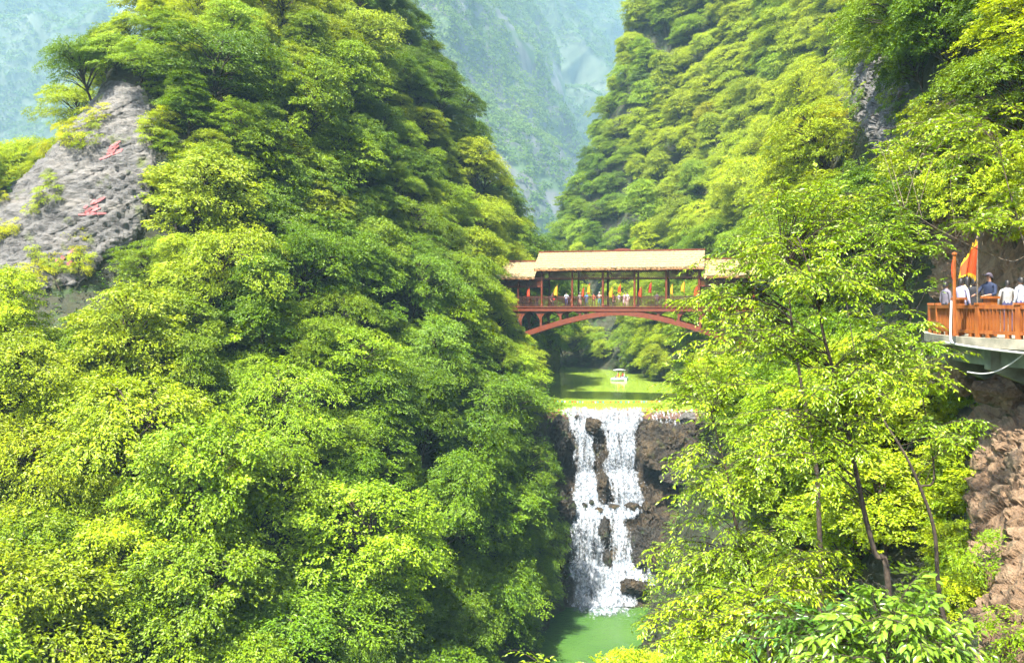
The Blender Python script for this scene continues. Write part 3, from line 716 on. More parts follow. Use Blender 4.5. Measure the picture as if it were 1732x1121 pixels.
def boulder(name, c, size, seed, mat, label, rz=0.0, planes=16, group=None):
    bm = bmesh.new(); bmesh.ops.create_icosphere(bm, subdivisions=5 if max(size) > 3.5 else 4, radius=1.0)
    V = np.array([v.co[:] for v in bm.verts]); Fc = np.array([[v.index for v in f.verts] for f in bm.faces]); bm.free()
    rg = np.random.default_rng(seed)
    for _ in range(planes):
        n = unit(rg.normal(0, 1, 3)); h = rg.uniform(0.55, 0.92); d = V @ n - h
        V = V - np.where(d > 0, d, 0)[:, None] * n * 0.92
    V = V * np.asarray(size) / 2
    r = np.mean(size) / 2
    V = V + unit(V) * (0.10 * r * fbm(V / r * 1.6 + seed, 4, seed) - 0.11 * r * np.abs(fbm(V / r * np.array([3, 3, 1.6]) + seed, 4, seed + 2)) + 0.05 * r * fbm(V / r * 9, 2, seed))[:, None]
    V = V + unit(V) * (0.16 * r * fracture(V + seed * 3.1, max(0.5, 0.5 * r), np.diag([1, 1, 0.7]), seed + 50))[:, None]
    cs, sn = math.cos(rz), math.sin(rz)
    V = V @ np.array([[cs, sn, 0], [-sn, cs, 0], [0, 0, 1]])
    o = mesh_obj(name, V, Fc, mat, smooth=False); o.location = c
    tag(o, label, 'rock', group); return o
boulder('boulder', at(1132, 762, 87.5), (7.6, 4.5, 7.2), 3, M['wet_rock'], 'huge brown overhanging rock right of the upper waterfall')
boulder('boulder', at(1178, 735, 88.5), (5.5, 4.5, 4.6), 4, M['wet_rock'], 'lower brown rock shoulder behind the huge overhanging rock')
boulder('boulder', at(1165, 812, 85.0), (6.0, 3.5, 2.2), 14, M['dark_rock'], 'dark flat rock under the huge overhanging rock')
boulder('boulder', at(1002, 722, 89.6), (2.3, 1.6, 2.4), 5, M['wet_rock'], 'squat brown boulder splitting the water just below the weir')
boulder('rock_pillar', at(1020, 822, 86.0), (1.35, 1.3, 4.1), 6, M['wet_rock'], 'upright brown rock pillar between the two upper falls', planes=10)
boulder('rock_pillar', at(1020, 905, 82.6), (1.35, 1.4, 3.9), 7, M['dark_rock'], 'dark upright rock in the middle of the lower fall', planes=10)
boulder('rock_pillar', at(1028, 948, 81.6), (1.1, 1.2, 2.4), 17, M['dark_rock'], 'small dark rock at the foot of the lower upright rock', planes=10)
boulder('boulder', at(1038, 858, 84.6), (1.4, 1.1, 1.1), 8, M['wet_rock'], 'round mossy rock on the middle ledge below the pillar')
boulder('boulder', at(1070, 859, 84.4), (1.9, 1.3, 1.3), 9, M['wet_rock'], 'widest brown rock on the middle ledge of the falls')
boulder('boulder', at(1093, 858, 84.3), (1.0, 1.1, 1.5), 10, M['wet_rock'], 'narrow brown rock at the right end of the middle ledge')
boulder('boulder', at(1012, 863, 84.3), (1.2, 1.0, 0.9), 11, M['wet_rock'], 'low brown rock left of the round mossy ledge rock')
boulder('boulder', at(990, 855, 84.6), (0.7, 0.7, 0.8), 12, M['dark_rock'], 'small dark stone in the foam of the middle ledge')
boulder('boulder', at(1001, 849, 85.4), (0.6, 0.6, 0.6), 22, M['dark_rock'], 'smallest dark stone in the foam beside the pillar foot')
boulder('boulder', at(957, 858, 83.5), (2.4, 3.0, 4.0), 13, M['dark_rock'], 'dark bank rock left of the middle ledge')
boulder('boulder', at(1095, 925, 82.0), (4.2, 3.0, 5.0), 15, M['dark_rock'], 'dark rock wall right of the lower fall')
boulder('boulder', at(1072, 990, 80.0), (3.6, 2.4, 1.8), 16, M['wet_rock'], 'low wet rock shelf at the right foot of the falls')
boulder('boulder', at(1150, 950, 80.5), (5.5, 4.5, 7.0), 18, M['wet_rock'], 'brown rock bank right of the pool')
boulder('boulder', at(945, 740, 88.5), (2.6, 3.0, 5.0), 19, M['dark_rock'], 'dark mossy bank rock left of the upper fall')
boulder('boulder', at(975, 705, 90.6), (1.0, 0.8, 0.5), 20, M['wet_rock'], 'small stone at the left end of the weir crest')
boulder('boulder', at(1160, 706, 90.4), (2.2, 1.2, 1.2), 21, M['grey_rock'], 'pale grey stone at the right end of the weir crest')
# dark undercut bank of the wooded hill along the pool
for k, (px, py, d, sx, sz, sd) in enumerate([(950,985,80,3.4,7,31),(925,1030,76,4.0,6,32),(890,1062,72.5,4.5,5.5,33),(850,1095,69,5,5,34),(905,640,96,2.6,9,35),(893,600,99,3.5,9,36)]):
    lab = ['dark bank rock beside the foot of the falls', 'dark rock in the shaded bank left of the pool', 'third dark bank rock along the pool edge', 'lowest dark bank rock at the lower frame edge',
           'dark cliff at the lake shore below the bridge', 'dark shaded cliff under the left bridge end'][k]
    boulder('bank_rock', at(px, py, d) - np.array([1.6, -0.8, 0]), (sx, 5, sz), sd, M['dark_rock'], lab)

def foam_mat(name, lo, hi, su, sv, col=(0.40, 0.42, 0.45)):
    m, nt, N, L = newmat(name)
    o = N('ShaderNodeOutputMaterial'); p = N('ShaderNodeBsdfPrincipled'); tr = N('ShaderNodeBsdfTransparent'); mx = N('ShaderNodeMixShader')
    au = N('ShaderNodeAttribute'); au.attribute_name = 'flow_u'; av = N('ShaderNodeAttribute'); av.attribute_name = 'flow_v'
    cb = N('ShaderNodeCombineXYZ'); L(au.outputs['Fac'], cb.inputs[0]); L(av.outputs['Fac'], cb.inputs[1])
    m1 = N('ShaderNodeMapping'); m1.inputs['Scale'].default_value = (su, sv, 1); L(cb.outputs[0], m1.inputs[0])
    n1 = N('ShaderNodeTexNoise'); n1.inputs['Scale'].default_value = 1; n1.inputs['Detail'].default_value = 4; n1.inputs['Roughness'].default_value = 0.6; L(m1.outputs[0], n1.inputs['Vector'])
    m2 = N('ShaderNodeMapping'); m2.inputs['Scale'].default_value = (su * 2.2, su * 1.5, 1); L(cb.outputs[0], m2.inputs[0])
    n2 = N('ShaderNodeTexNoise'); n2.inputs['Scale'].default_value = 1; n2.inputs['Detail'].default_value = 3; L(m2.outputs[0], n2.inputs['Vector'])
    ae = N('ShaderNodeAttribute'); ae.attribute_name = 'edge'
    ad = N('ShaderNodeMath'); ad.operation = 'MULTIPLY_ADD'; L(n2.outputs['Fac'], ad.inputs[0]); ad.inputs[1].default_value = 0.6; L(n1.outputs['Fac'], ad.inputs[2])
    sb = N('ShaderNodeMath'); sb.operation = 'SUBTRACT'; L(ad.outputs[0], sb.inputs[0]); L(ae.outputs['Fac'], sb.inputs[1])
    sc_ = N('ShaderNodeMath'); sc_.operation = 'MULTIPLY'; sc_.inputs[1].default_value = 0.7; L(sb.outputs[0], sc_.inputs[0])
    r = ramp(N, [(lo, (0, 0, 0)), (hi, (1, 1, 1))]); L(sc_.outputs[0], r.inputs[0])
    cr_ = ramp(N, [(0.36, tuple(c * f for c, f in zip(col, (0.42, 0.55, 0.68)))), (0.62, col)]); L(n2.outputs['Fac'], cr_.inputs[0]); L(cr_.outputs[0], p.inputs['Base Color']); p.inputs['Roughness'].default_value = 0.4
    bp_ = N('ShaderNodeBump'); bp_.inputs['Strength'].default_value = 0.9; bp_.inputs['Distance'].default_value = 0.12; L(ad.outputs[0], bp_.inputs['Height']); L(bp_.outputs[0], p.inputs['Normal'])
    L(r.outputs[0], mx.inputs[0]); L(tr.outputs[0], mx.inputs[1]); L(p.outputs[0], mx.inputs[2]); L(mx.outputs[0], o.inputs[0])
    return m
M['foam'] = foam_mat('foam', 0.47, 0.74, 2.4, 0.35)
M['foam_dense'] = foam_mat('foam_dense', 0.42, 0.72, 1.9, 0.6)
M['foam_thin'] = foam_mat('foam_thin', 0.56, 0.70, 3.4, 0.7)
fall = empty('waterfall', (9, 80, -17)); tag(fall, 'white waterfall dropping in tiers from the weir into the green pool', 'waterfall')
def sheet(name, path, mat, seed, off=0.0, bulge=0.12, pad=0.6):
    """path: (y, z, x_left, x_right) down the flow"""
    path = np.asarray(path, float); pts = even(path, 60)
    L = np.concatenate([[0], np.cumsum(np.linalg.norm(np.diff(pts[:, :2], axis=0), axis=1))])
    w = max(np.ptp(pts[:, 2:], axis=1).max(), 0.5); nu = int(max(24, w / 0.09)); s = np.linspace(0, 1, nu)
    ej = lambda o: 0.32 * fbm(np.stack([L * 0.9 + o, 0 * L, 0 * L + seed], 1), 3, seed)[:, None]
    X = (pts[:, 2:3] + ej(0)) * (1 - s) + (pts[:, 3:4] + ej(40)) * s
    G = np.stack([X, np.broadcast_to(pts[:, :1], X.shape), np.broadcast_to(pts[:, 1:2], X.shape)], 2)
    n = grid_normals(G); n[n[..., 1] > 0] *= -1
    U = X.copy(); Vv = np.broadcast_to(L[:, None], X.shape)
    d = off + bulge * fbm(np.stack([U * 2.2, Vv * 0.5, 0 * U + seed], 2), 3, seed) + 0.05 * fbm(np.stack([U * 7, Vv * 2.5, 0 * U], 2), 2, seed + 1)
    G = G + n * d[..., None]
    e = np.minimum(s, 1 - s) * w; edge = np.clip(1 - e / pad, 0, 1) * 0.45
    edge = np.broadcast_to(edge, X.shape) + 0 * X
    m = mesh_np(name, (G - np.array([9, 80, -17.0])).reshape(-1, 3), grid_faces(*X.shape), mat, True,
                attr={'flow_u': (U + seed * 3.7).ravel(), 'flow_v': (Vv + seed * 1.9).ravel(), 'edge': edge.ravel()})
    return put(bpy.data.objects.new(name, m), fall)
FL = {
 'crest': [(91.6,0.03,4.9,15.2),(91.05,-0.12,5.1,15.0),(90.6,-0.9,5.6,14.6),(90.1,-1.9,6.0,14.2)],
 'crest_thin': [(91.6,0.02,14.8,23),(91.0,-0.12,14.8,23),(90.5,-0.9,15,22.5),(90.0,-1.8,15.5,21.5)],
 'left_upper': [(90.4,-1.4,5.9,9.3),(89.7,-2.5,6.2,9.2),(89.1,-4.4,6.4,9.1),(88.8,-6.7,6.6,9.2)],
 'right_upper': [(90.4,-1.3,9.6,13.8),(89.7,-2.4,9.6,13.8),(89.0,-4.3,9.5,13.7),(88.8,-6.5,9.6,13.6)],
 'left_step': [(88.9,-6.3,6.5,9.4),(87.6,-6.9,6.4,9.6),(86.3,-8.2,6.2,9.5),(85.6,-9.2,6.0,9.4)],
 'right_step': [(88.9,-6.2,9.5,13.8),(87.2,-6.8,9.8,13.9),(86.1,-7.6,10.0,13.9),(85.7,-9.1,10.0,13.9)],
 'ledge': [(86.3,-9.0,5.8,14.2),(85.0,-9.25,5.6,13.9),(84.2,-9.3,5.6,13.4),(83.8,-9.9,5.6,12.6)],
 'left_lower': [(84.2,-9.35,5.6,8.9),(83.0,-10.9,5.5,9.0),(82.2,-12.6,5.4,9.6),(81.6,-14.3,5.3,10.2)],
 'right_lower': [(84.0,-9.5,9.5,11.6),(82.9,-11.0,9.6,11.9),(82.1,-12.7,9.6,12.3),(81.5,-14.3,9.4,12.8)],
 'apron': [(82.0,-13.7,5.3,12.8),(80.8,-14.8,5.4,13.2),(80.0,-15.9,5.5,12.4),(79.0,-17.05,5.4,12.0)],
 'side_fall': [(83.5,-12.2,13.4,15.8),(82.0,-13.0,13.2,15.6),(80.9,-14.3,13.0,15.2),(80.2,-15.4,12.6,14.6)],
}
for i, (k, p) in enumerate(FL.items()):
    dense = k in ('crest', 'left_step', 'ledge', 'apron', 'side_fall')
    sheet('water_sheet', p, M['foam_thin'] if k == 'crest_thin' else M['foam_dense'] if dense else M['foam'], i + 1, 0.12)
    if k != 'crest_thin': sheet('water_sheet', p, M['foam'], i + 31, 0.34, 0.2, 0.9)
# churned foam where the fall meets the pool
fx, fy = np.meshgrid(np.linspace(4.6, 13.0, 90), np.linspace(74.6, 80.2, 60))
dd = np.hypot((fx - 8.6) / 3.4, (fy - 79.2) / 3.6)
fz = -17.15 + np.clip(0.35 * (1 - dd) + 0.16 * fbm(np.stack([fx * 1.3, fy * 1.3, 0 * fx], 2), 3, 3), 0.0, 1)
m = mesh_np('foam', np.stack([fx - 9, fy - 80, fz + 17], 2).reshape(-1, 3), grid_faces(60, 90), M['foam_dense'], True,
            attr={'flow_u': fx.ravel(), 'flow_v': fy.ravel(), 'edge': np.clip((dd.ravel() - 0.55) * 0.75, 0, 0.8)})
put(bpy.data.objects.new('foam', m), fall)
# drops thrown off the falling water
rg = np.random.default_rng(8); dp = []
for k, p in FL.items():
    p = np.asarray(p); n = 130 if k not in ('crest', 'crest_thin', 'ledge') else 30
    t = rg.uniform(0, 3, n); i = np.minimum(t.astype(int), 2); f = (t - i)[:, None]; q = p[i] * (1 - f) + p[i + 1] * f
    x = q[:, 2] + (q[:, 3] - q[:, 2]) * rg.uniform(-0.06, 1.06, n)
    dp.append(np.stack([x, q[:, 0] - rg.exponential(0.3, n) - 0.1, q[:, 1] + rg.exponential(0.18, n)], 1))
dp = np.vstack(dp) - np.array([9, 80, -17.0]); r = rg.uniform(0.015, 0.04, len(dp))[:, None, None]
oc = np.array([(1,0,0),(-1,0,0),(0,1,0),(0,-1,0),(0,0,1.6),(0,0,-1.6)])
V = (dp[:, None] + oc[None] * r).reshape(-1, 3); b = (np.arange(len(dp)) * 6)[:, None]
T = np.concatenate([b + np.array([t]) for t in ([0,2,4],[2,1,4],[1,3,4],[3,0,4],[2,0,5],[1,2,5],[3,1,5],[0,3,5])])
M['spray'] = simple('spray', (0.36, 0.4, 0.45), 0.3, 0.05)
o = mesh_obj('spray', V, T, M['spray'], fall); o['kind'] = 'stuff'

# rope of floats on the weir crest, string of pennants over the lake
BRIGHT = {'red': (0.6, 0.03, 0.02), 'yellow': (0.75, 0.5, 0.02), 'blue': (0.04, 0.25, 0.6), 'white': (0.8, 0.8, 0.78), 'green': (0.04, 0.4, 0.08), 'orange': (0.75, 0.2, 0.02)}
for k, c in BRIGHT.items(): M['paint_' + k] = simple('paint_' + k, c, 0.5, 0.12, 8)
M['rope'] = simple('rope', (0.25, 0.2, 0.14), 0.9)
fr = empty('float_rope', (14, 92.4, 0)); tag(fr, 'rope of small red and orange floats along the weir crest', 'rope')
mb = MB(); mb.tube([(x, 0.1 * math.sin(x), 0.04) for x in np.linspace(-9, 10, 40)], 0.02, 4); mb.build('rope', M['rope'], fr)
fm = {}
for c in ('red', 'orange', 'white'):
    mb = MB(); mb.lathe([(0.001, -0.1), (0.08, -0.07), (0.11, 0), (0.08, 0.07), (0.001, 0.1)], 8); fm[c] = mb.mesh('float', M['paint_' + c], True)
for i, x in enumerate(np.arange(-8.8, 9.8, 0.55)):
    f = bpy.data.objects.new('float', fm[('red', 'orange', 'red', 'white')[i % 4]]); f.location = (x, 0.1 * math.sin(x), 0.05); put(f, fr)
bu = empty('pennant_string', (4.2, 97.2, 0.55)); tag(bu, 'string of tiny coloured pennants stretched low across the lake', 'bunting')
x = np.linspace(0, 13.5, 46); zz = -0.10 * np.sin(np.pi * x / 13.5) 
mb = MB(); mb.tube(np.stack([x, 0 * x, zz], 1), 0.012, 4); mb.build('rope', M['rope'], bu)
pm = {}
for c in BRIGHT:
    mb = MB(); mb.add([(-0.11, 0, 0), (0.11, 0.0, 0), (0.0, 0.04, -0.27), (-0.11, 0.012, 0), (0.11, 0.012, 0), (0.0, 0.052, -0.27)], [], [[0, 1, 2], [5, 4, 3]]); pm[c] = mb.mesh('pennant', M['paint_' + c])
cs = ['yellow', 'blue', 'red', 'white', 'red', 'yellow', 'blue', 'green', 'orange', 'white']
for i in range(44):
    xx = 0.2 + i * 0.3; p = bpy.data.objects.new('pennant', pm[cs[(i * 7 + i // 5) % 10]]); p.location = (xx, 0, -0.10 * math.sin(math.pi * xx / 13.5)); p.rotation_euler = (0.1 * math.sin(i * 3), 0, 0.4 * math.sin(i * 1.7)); put(p, bu)
# ------------------------------------------------------------------ covered bridge
def wood_mat(name, col, dark, scale=(1, 1, 1), rough=0.55, noise=3.0):
    m, nt, N, L = newmat(name)
    o = N('ShaderNodeOutputMaterial'); p = N('ShaderNodeBsdfPrincipled'); tc = N('ShaderNodeTexCoord'); mp = N('ShaderNodeMapping'); mp.inputs['Scale'].default_value = scale
    L(tc.outputs['Object'], mp.inputs[0]); n = N('ShaderNodeTexNoise'); n.inputs['Scale'].default_value = noise; n.inputs['Detail'].default_value = 7; n.inputs['Roughness'].default_value = 0.65
    L(mp.outputs[0], n.inputs['Vector']); r = ramp(N, [(0.32, dark), (0.62, col)]); L(n.outputs['Fac'], r.inputs[0]); L(r.outputs[0], p.inputs['Base Color'])
    p.inputs['Roughness'].default_value = rough; b = N('ShaderNodeBump'); b.inputs['Strength'].default_value = 0.25; b.inputs['Distance'].default_value = 0.01
    L(n.outputs['Fac'], b.inputs['Height']); L(b.outputs[0], p.inputs['Normal']); L(p.outputs[0], o.inputs[0])
    return m
M['red_wood'] = wood_mat('red_wood', (0.165, 0.033, 0.008), (0.085, 0.015, 0.005), (1.2, 1, 3))
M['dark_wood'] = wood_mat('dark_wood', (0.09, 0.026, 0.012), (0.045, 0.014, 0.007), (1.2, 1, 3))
M['orange_wood'] = wood_mat('orange_wood', (0.31, 0.098, 0.015), (0.17, 0.04, 0.008), (3, 3, 0.8))
M['thatch'] = wood_mat('thatch', (0.33, 0.25, 0.13), (0.15, 0.10, 0.045), (7, 0.8, 0.8), 0.9, 3.0)
M['thatch_edge'] = wood_mat('thatch_edge', (0.24, 0.11, 0.035), (0.12, 0.05, 0.016), (6, 1, 1), 0.9)
br = empty('covered_bridge', (12.5, 97, 0), R(-14)); tag(br, 'long red wooden covered arch bridge with cream thatched roofs over the lake', 'bridge')
WD = 4.6                                                  # near columns at y=0, far columns at y=WD
def rib_z(u): return 10.55 - 0.058 * abs(u) ** 1.58
for w in (0.0, WD):
    us = np.linspace(-16.5, 16.5, 67); V = []
    for u in us:
        zb = rib_z(u); th = 0.58 + 0.006 * abs(u)
        for yy, z in ((-0.22, zb), (0.22, zb), (0.22, zb + th), (-0.22, zb + th)): V.append((u, w + yy, min(z, 11.02)))
    Q = [[i * 4 + j, i * 4 + (j + 1) % 4, i * 4 + 4 + (j + 1) % 4, i * 4 + 4 + j] for i in range(66) for j in range(4)]
    mesh_obj('arch_rib', V, np.array(Q), M['red_wood'], br)
for u in np.arange(-15, 15.1, 3.0):                         # cross members between the ribs
    mb = MB(); mb.bar((u, 0.23, rib_z(u) + 0.4), (u, WD - 0.23, rib_z(u) + 0.4), 0.22, 0.3); mb.build('cross_beam', M['dark_wood'], br)
mb = MB(); mb.box((0, WD / 2, 11.36), (33.4, WD + 0.2, 0.3)); mb.build('deck', M['dark_wood'], br)
for w in (-0.2, WD + 0.2):
    mb = MB(); mb.box((0, w, 11.28), (33.6, 0.18, 0.56)); mb.build('edge_beam', M['red_wood'], br)
    mb = MB(); mb.box((0, w * 1.0 + (-0.12 if w < 0 else 0.12), 11.50), (33.7, 0.12, 0.1)); mb.build('edge_moulding', M['red_wood'], br)
edges = [2.2, 4.55, 6.9, 9.3, 11.8, 14.4]
for w in (0.0, WD):
    for s in (-1, 1):
        for a, b in zip(edges[:-1], edges[1:]):
            n = 14; V = []
            for k in range(n + 1):
                t = k / n * 2 - 1; u = (a + b) / 2 + t * (b - a) / 2; dep = max(0.08, 0.5 * (11.0 - rib_z(b) - 0.62))
                zb = 10.96 - dep * abs(t) ** 2.6
                for yy, z in ((-0.1, zb), (0.1, zb), (0.1, 11.0), (-0.1, 11.0)): V.append((s * u, w + yy, z))
            Q = [[i * 4 + j, i * 4 + (j + 1) % 4, i * 4 + 4 + (j + 1) % 4, i * 4 + 4 + j] for i in range(n) for j in range(4)]
            mesh_obj('spandrel_arch', V, np.array(Q), M['red_wood'], br)
            mb = MB(); mb.bar((s * b, w, rib_z(b) + 0.5), (s * b, w, 11.0), 0.24, 0.24); mb.build('spandrel_post', M['red_wood'], br)
for s in (-1, 1):
    for a, b in ((6.9, 9.3), (9.3, 11.8)):
        mb = MB(); mb.bar((s * a, WD, 10.9), (s * b, 0.2, rib_z(b) + 0.8), 0.1, 0.1); mb.bar((s * b, WD, 10.9), (s * a, 0.2, rib_z(a) + 0.9), 0.1, 0.1); mb.build('cross_brace', M['dark_wood'], br)
cols_main = [-9.2, -5.5, -1.85, 1.85, 5.5, 9.2]; cols_side = [-15.2, -12.1, 12.1, 15.2]
colm = {}
for h, key in ((4.45, 'm'), (3.5, 's')):
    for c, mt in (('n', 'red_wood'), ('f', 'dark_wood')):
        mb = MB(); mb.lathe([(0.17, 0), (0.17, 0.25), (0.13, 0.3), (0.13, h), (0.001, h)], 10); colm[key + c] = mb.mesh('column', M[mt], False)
for w, c in ((0.0, 'n'), (WD, 'f')):
    for u in cols_main + cols_side:
        k = 'm' if u in cols_main else 's'
        o = bpy.data.objects.new('column', colm[k + c]); o.location = (u, w, 11.52); put(o, br)
def lattice(u0, u1, w, z0, z1, mat):
    mb = MB(); h = z1 - z0; st = 0.24
    for sg in (1, -1):
        for a in np.arange(u0 - h, u1, st):
            p, q = a, a + h; za, zb = (z0, z1) if sg > 0 else (z1, z0)
            if p < u0: f = (u0 - p) / h; za = za + (zb - za) * f; p = u0
            if q > u1: f = (q - u1) / h; zb = zb - (zb - (z0 if sg > 0 else z1)) * f; q = u1
            if q - p > 0.05: mb.bar((p, w + sg * 0.022, za), (q, w + sg * 0.022, zb), 0.03, 0.042)
    mb.box(((u0 + u1) / 2, w, z0 - 0.05), (u1 - u0, 0.12, 0.12)); mb.box(((u0 + u1) / 2, w, z1 + 0.05), (u1 - u0, 0.14, 0.14))
    return mb.build('lattice_panel', mat, br)
def railing(u0, u1, w, mat):
    mb = MB(); z0 = 11.52
    mb.box(((u0 + u1) / 2, w, z0 + 1.22), (u1 - u0, 0.1, 0.09)); mb.box(((u0 + u1) / 2, w, z0 + 1.02), (u1 - u0, 0.05, 0.05)); mb.box(((u0 + u1) / 2, w, z0 + 0.16), (u1 - u0, 0.07, 0.08))
    for u in np.arange(u0 + 0.12, u1 - 0.05, 0.17): mb.box((u, w, z0 + 0.65), (0.045, 0.045, 1.0))
    return mb.build('railing', mat, br)
allc = sorted(cols_main + cols_side)
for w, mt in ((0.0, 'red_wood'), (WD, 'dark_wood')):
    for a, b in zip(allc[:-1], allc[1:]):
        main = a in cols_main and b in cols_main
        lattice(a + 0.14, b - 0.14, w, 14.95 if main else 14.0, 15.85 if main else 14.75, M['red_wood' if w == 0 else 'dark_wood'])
        railing(a + 0.14, b - 0.14, w, M['dark_wood'])
for u0, u1, z in ((-9.4, 9.4, 15.98), (-15.4, -9.0, 14.92), (9.0, 15.4, 14.92)):   # eave plates and tie beams
    for w in (0, WD):
        mb = MB(); mb.box(((u0 + u1) / 2, w, z + 0.06), (u1 - u0, 0.2, 0.2)); mb.build('eave_beam', M['red_wood'], br)
for u in allc:
    z = 16.02 if u in cols_main else 14.96
    mb = MB(); mb.box((u, WD / 2, z + 0.02), (0.18, WD - 0.22, 0.2)); mb.build('tie_beam', M['dark_wood'], br)
def thatch_roof(u0, u1, ze, zr, over=0.75, name='roof'):
    """two thatched slopes laid in courses, ragged at the eaves"""
    rg = np.random.default_rng(int(abs(u0) * 10)); yc = WD / 2; half = yc + over; nc = 7; nx = int((u1 - u0) / 0.16)
    xs_ = np.linspace(u0, u1, nx); V = []; Q = []
    root = None
    for side in (-1, 1):
        rows = []
        for k in range(nc):
            t0, t1 = k / nc, (k + 1) / nc + 0.02
            jag = rg.normal(0, 0.018, nx)
            for t, th in ((t0 - 0.012, 0.13), (t0 - 0.006, 0.21), ((t0 + t1) / 2, 0.165), (t1, 0.13)):
                tj = t + (jag if t < t1 - 0.08 else 0)
                y = yc + side * half * (1 - tj); z = ze + (zr - ze) * tj + th + rg.normal(0, 0.012, nx)
                rows.append(np.stack([xs_, y + 0 * xs_, z], 1))
        rows.insert(0, np.stack([xs_, np.full(nx, yc + side * half * (1.0)), ze - 0.06 + rg.normal(0, 0.03, nx)], 1))
        G = np.stack(rows); n0 = sum(len(v) for v in V)
        V.append(G.reshape(-1, 3)); f = grid_faces(len(rows), nx)
        Q.append((f if side > 0 else f[:, ::-1]) + n0)
    root = mesh_obj(name, np.vstack(V), np.vstack(Q), M['thatch'], br)
    # underside and straw fringe
    mb = MB()
    for side in (-1, 1):
        mb.add([(u0 + 0.05, yc + side * (half - 0.06), ze - 0.04), (u1 - 0.05, yc + side * (half - 0.06), ze - 0.04), (u1 - 0.05, yc, zr - 0.02), (u0 + 0.05, yc, zr - 0.02)], [[0, 1, 2, 3]])
    mb.build('roof_boarding', M['dark_wood'], root)
    for side in (-1, 1):
        mb = MB()
        for x in np.arange(u0 + 0.03, u1 - 0.03, 0.09):
            mb.bar((x, yc + side * (half - 0.05), ze + 0.02), (x + rg.normal(0, 0.02), yc + side * (half + 0.03), ze - 0.16 - abs(rg.normal(0, 0.05))), 0.085, 0.05)
        mb.build('straw_fringe', M['thatch_edge'], root)
    for x in (u0 + 0.06, u1 - 0.06):
        mb = MB(); mb.add([(x, yc - half + 0.1, ze), (x, yc + half - 0.1, ze), (x, yc, zr + 0.1)], [], [[0, 1, 2]]); mb.build('gable', M['thatch_edge'], root)
    mb = MB(); mb.box(((u0 + u1) / 2, yc, zr + 0.2), (u1 - u0 + 0.1, 0.34, 0.14)); mb.build('ridge_cap', M['red_wood'], root)
    return root
rf = thatch_roof(-10.0, 9.8, 16.0, 18.05)
mb = MB(); mb.box((0.2, WD / 2, 18.36), (1.9, 0.24, 0.16)); mb.box((0.2, WD / 2, 18.46), (1.1, 0.2, 0.1)); mb.build('ridge_ornament', M['red_wood'], rf)
thatch_roof(-16.3, -9.9, 15.0, 16.95); thatch_roof(9.7, 16.6, 15.0, 16.95)
for s in (-1, 1):   # stone abutments in the banks
    mb = MB(); mb.box((s * 16.4, WD / 2, 8.6), (1.6, WD + 1.2, 5.2)); mb.build('abutment', M['concrete'], br)
BRM = Matrix.Translation((12.5, 97, 0)) @ Matrix.Rotation(R(-14), 4, 'Z')
def on_bridge(u, w, z=11.52): return BRM @ Vector((u, w, z))
def px_to_u(px, w=0.0):
    k = (px - 866) / F; c, s = math.cos(R(-14)), math.sin(R(-14))
    # (12.5 + c u - s w) = k (97 + s u + c w)
    return (k * (97 + c * w) - 12.5 + s * w) / (c - k * s)
# ------------------------------------------------------------------ cliff-side terrace
FLOOR = 10.85
EDGE = np.array([(15.2,20.2),(14.45,22.3),(13.9,24.0),(13.75,25.7),(14.25,28.0),(15.4,30.4),(17.2,32.6)])
E = catmull(EDGE, 60)
M['slab'] = simple('slab', (0.30, 0.275, 0.21), 0.85, 0.4, 2.0, 0.4, dirt=(0.13, 0.125, 0.09))
M['green_beam'] = simple('green_beam', (0.16, 0.19, 0.12), 0.8, 0.4, 2.0, 0.3, dirt=(0.07, 0.08, 0.05))
M['white_metal'] = simple('white_metal', (0.5, 0.5, 0.48), 0.35, 0.08, 4)
te = empty('terrace', (15.5, 25.5, FLOOR)); tag(te, 'curved concrete viewing terrace with orange wooden railing built onto the cliff', 'terrace')
ORG = np.array([15.5, 25.5, FLOOR])
def strip_solid(pts_out, inset, z0, z1):
    """solid between an outer edge line and the same line moved in by inset along +x"""
    n = len(pts_out); V = []
    for (x, y) in pts_out:
        for xx, z in ((x, z0), (x + inset, z0), (x + inset, z1), (x, z1)): V.append((xx, y, z))
    Q = [[i * 4 + j, i * 4 + 4 + j, i * 4 + 4 + (j + 1) % 4, i * 4 + (j + 1) % 4] for i in range(n - 1) for j in range(4)]
    return np.array(V), np.array(Q)
V, Q = strip_solid(E - np.array([0.22, 0.05]), 7.0, -0.30, -0.02); V[:, :2] -= ORG[:2]
mesh_obj('slab', V, Q, M['slab'], te)
V, Q = strip_solid(E + np.array([0.35, 0]), 0.35, -0.85, -0.305); V[:, :2] -= ORG[:2]
mesh_obj('edge_beam', V, Q, M['green_beam'], te)
for k in (8, 20, 33, 46):                                  # brackets that carry the slab
    x, y = E[k] - ORG[:2]
    mb = MB(); mb.add([(x + 0.1, y - 0.16, -0.31), (x + 3.2, y - 0.16, -0.31), (x + 3.2, y - 0.16, -2.2), (x + 0.1, y - 0.16, -0.95),
                       (x + 0.1, y + 0.16, -0.31), (x + 3.2, y + 0.16, -0.31), (x + 3.2, y + 0.16, -2.2), (x + 0.1, y + 0.16, -0.95)],
                      [[0, 1, 2, 3], [7, 6, 5, 4], [0, 4, 5, 1], [1, 5, 6, 2], [2, 6, 7, 3], [3, 7, 4, 0]]); mb.build('bracket', M['green_beam'], te)
rl = empty('railing', (0, 0, 0)); rl.parent = te; rl.location = (0, 0, 0)
seg = np.linalg.norm(np.diff(E, axis=0), axis=1); S = np.concatenate([[0], np.cumsum(seg)])
def on_edge(s): return np.array([np.interp(s, S, E[:, 0]), np.interp(s, S, E[:, 1])]) - ORG[:2]
posts = np.arange(0.25, S[-1] - 0.3, 1.42)
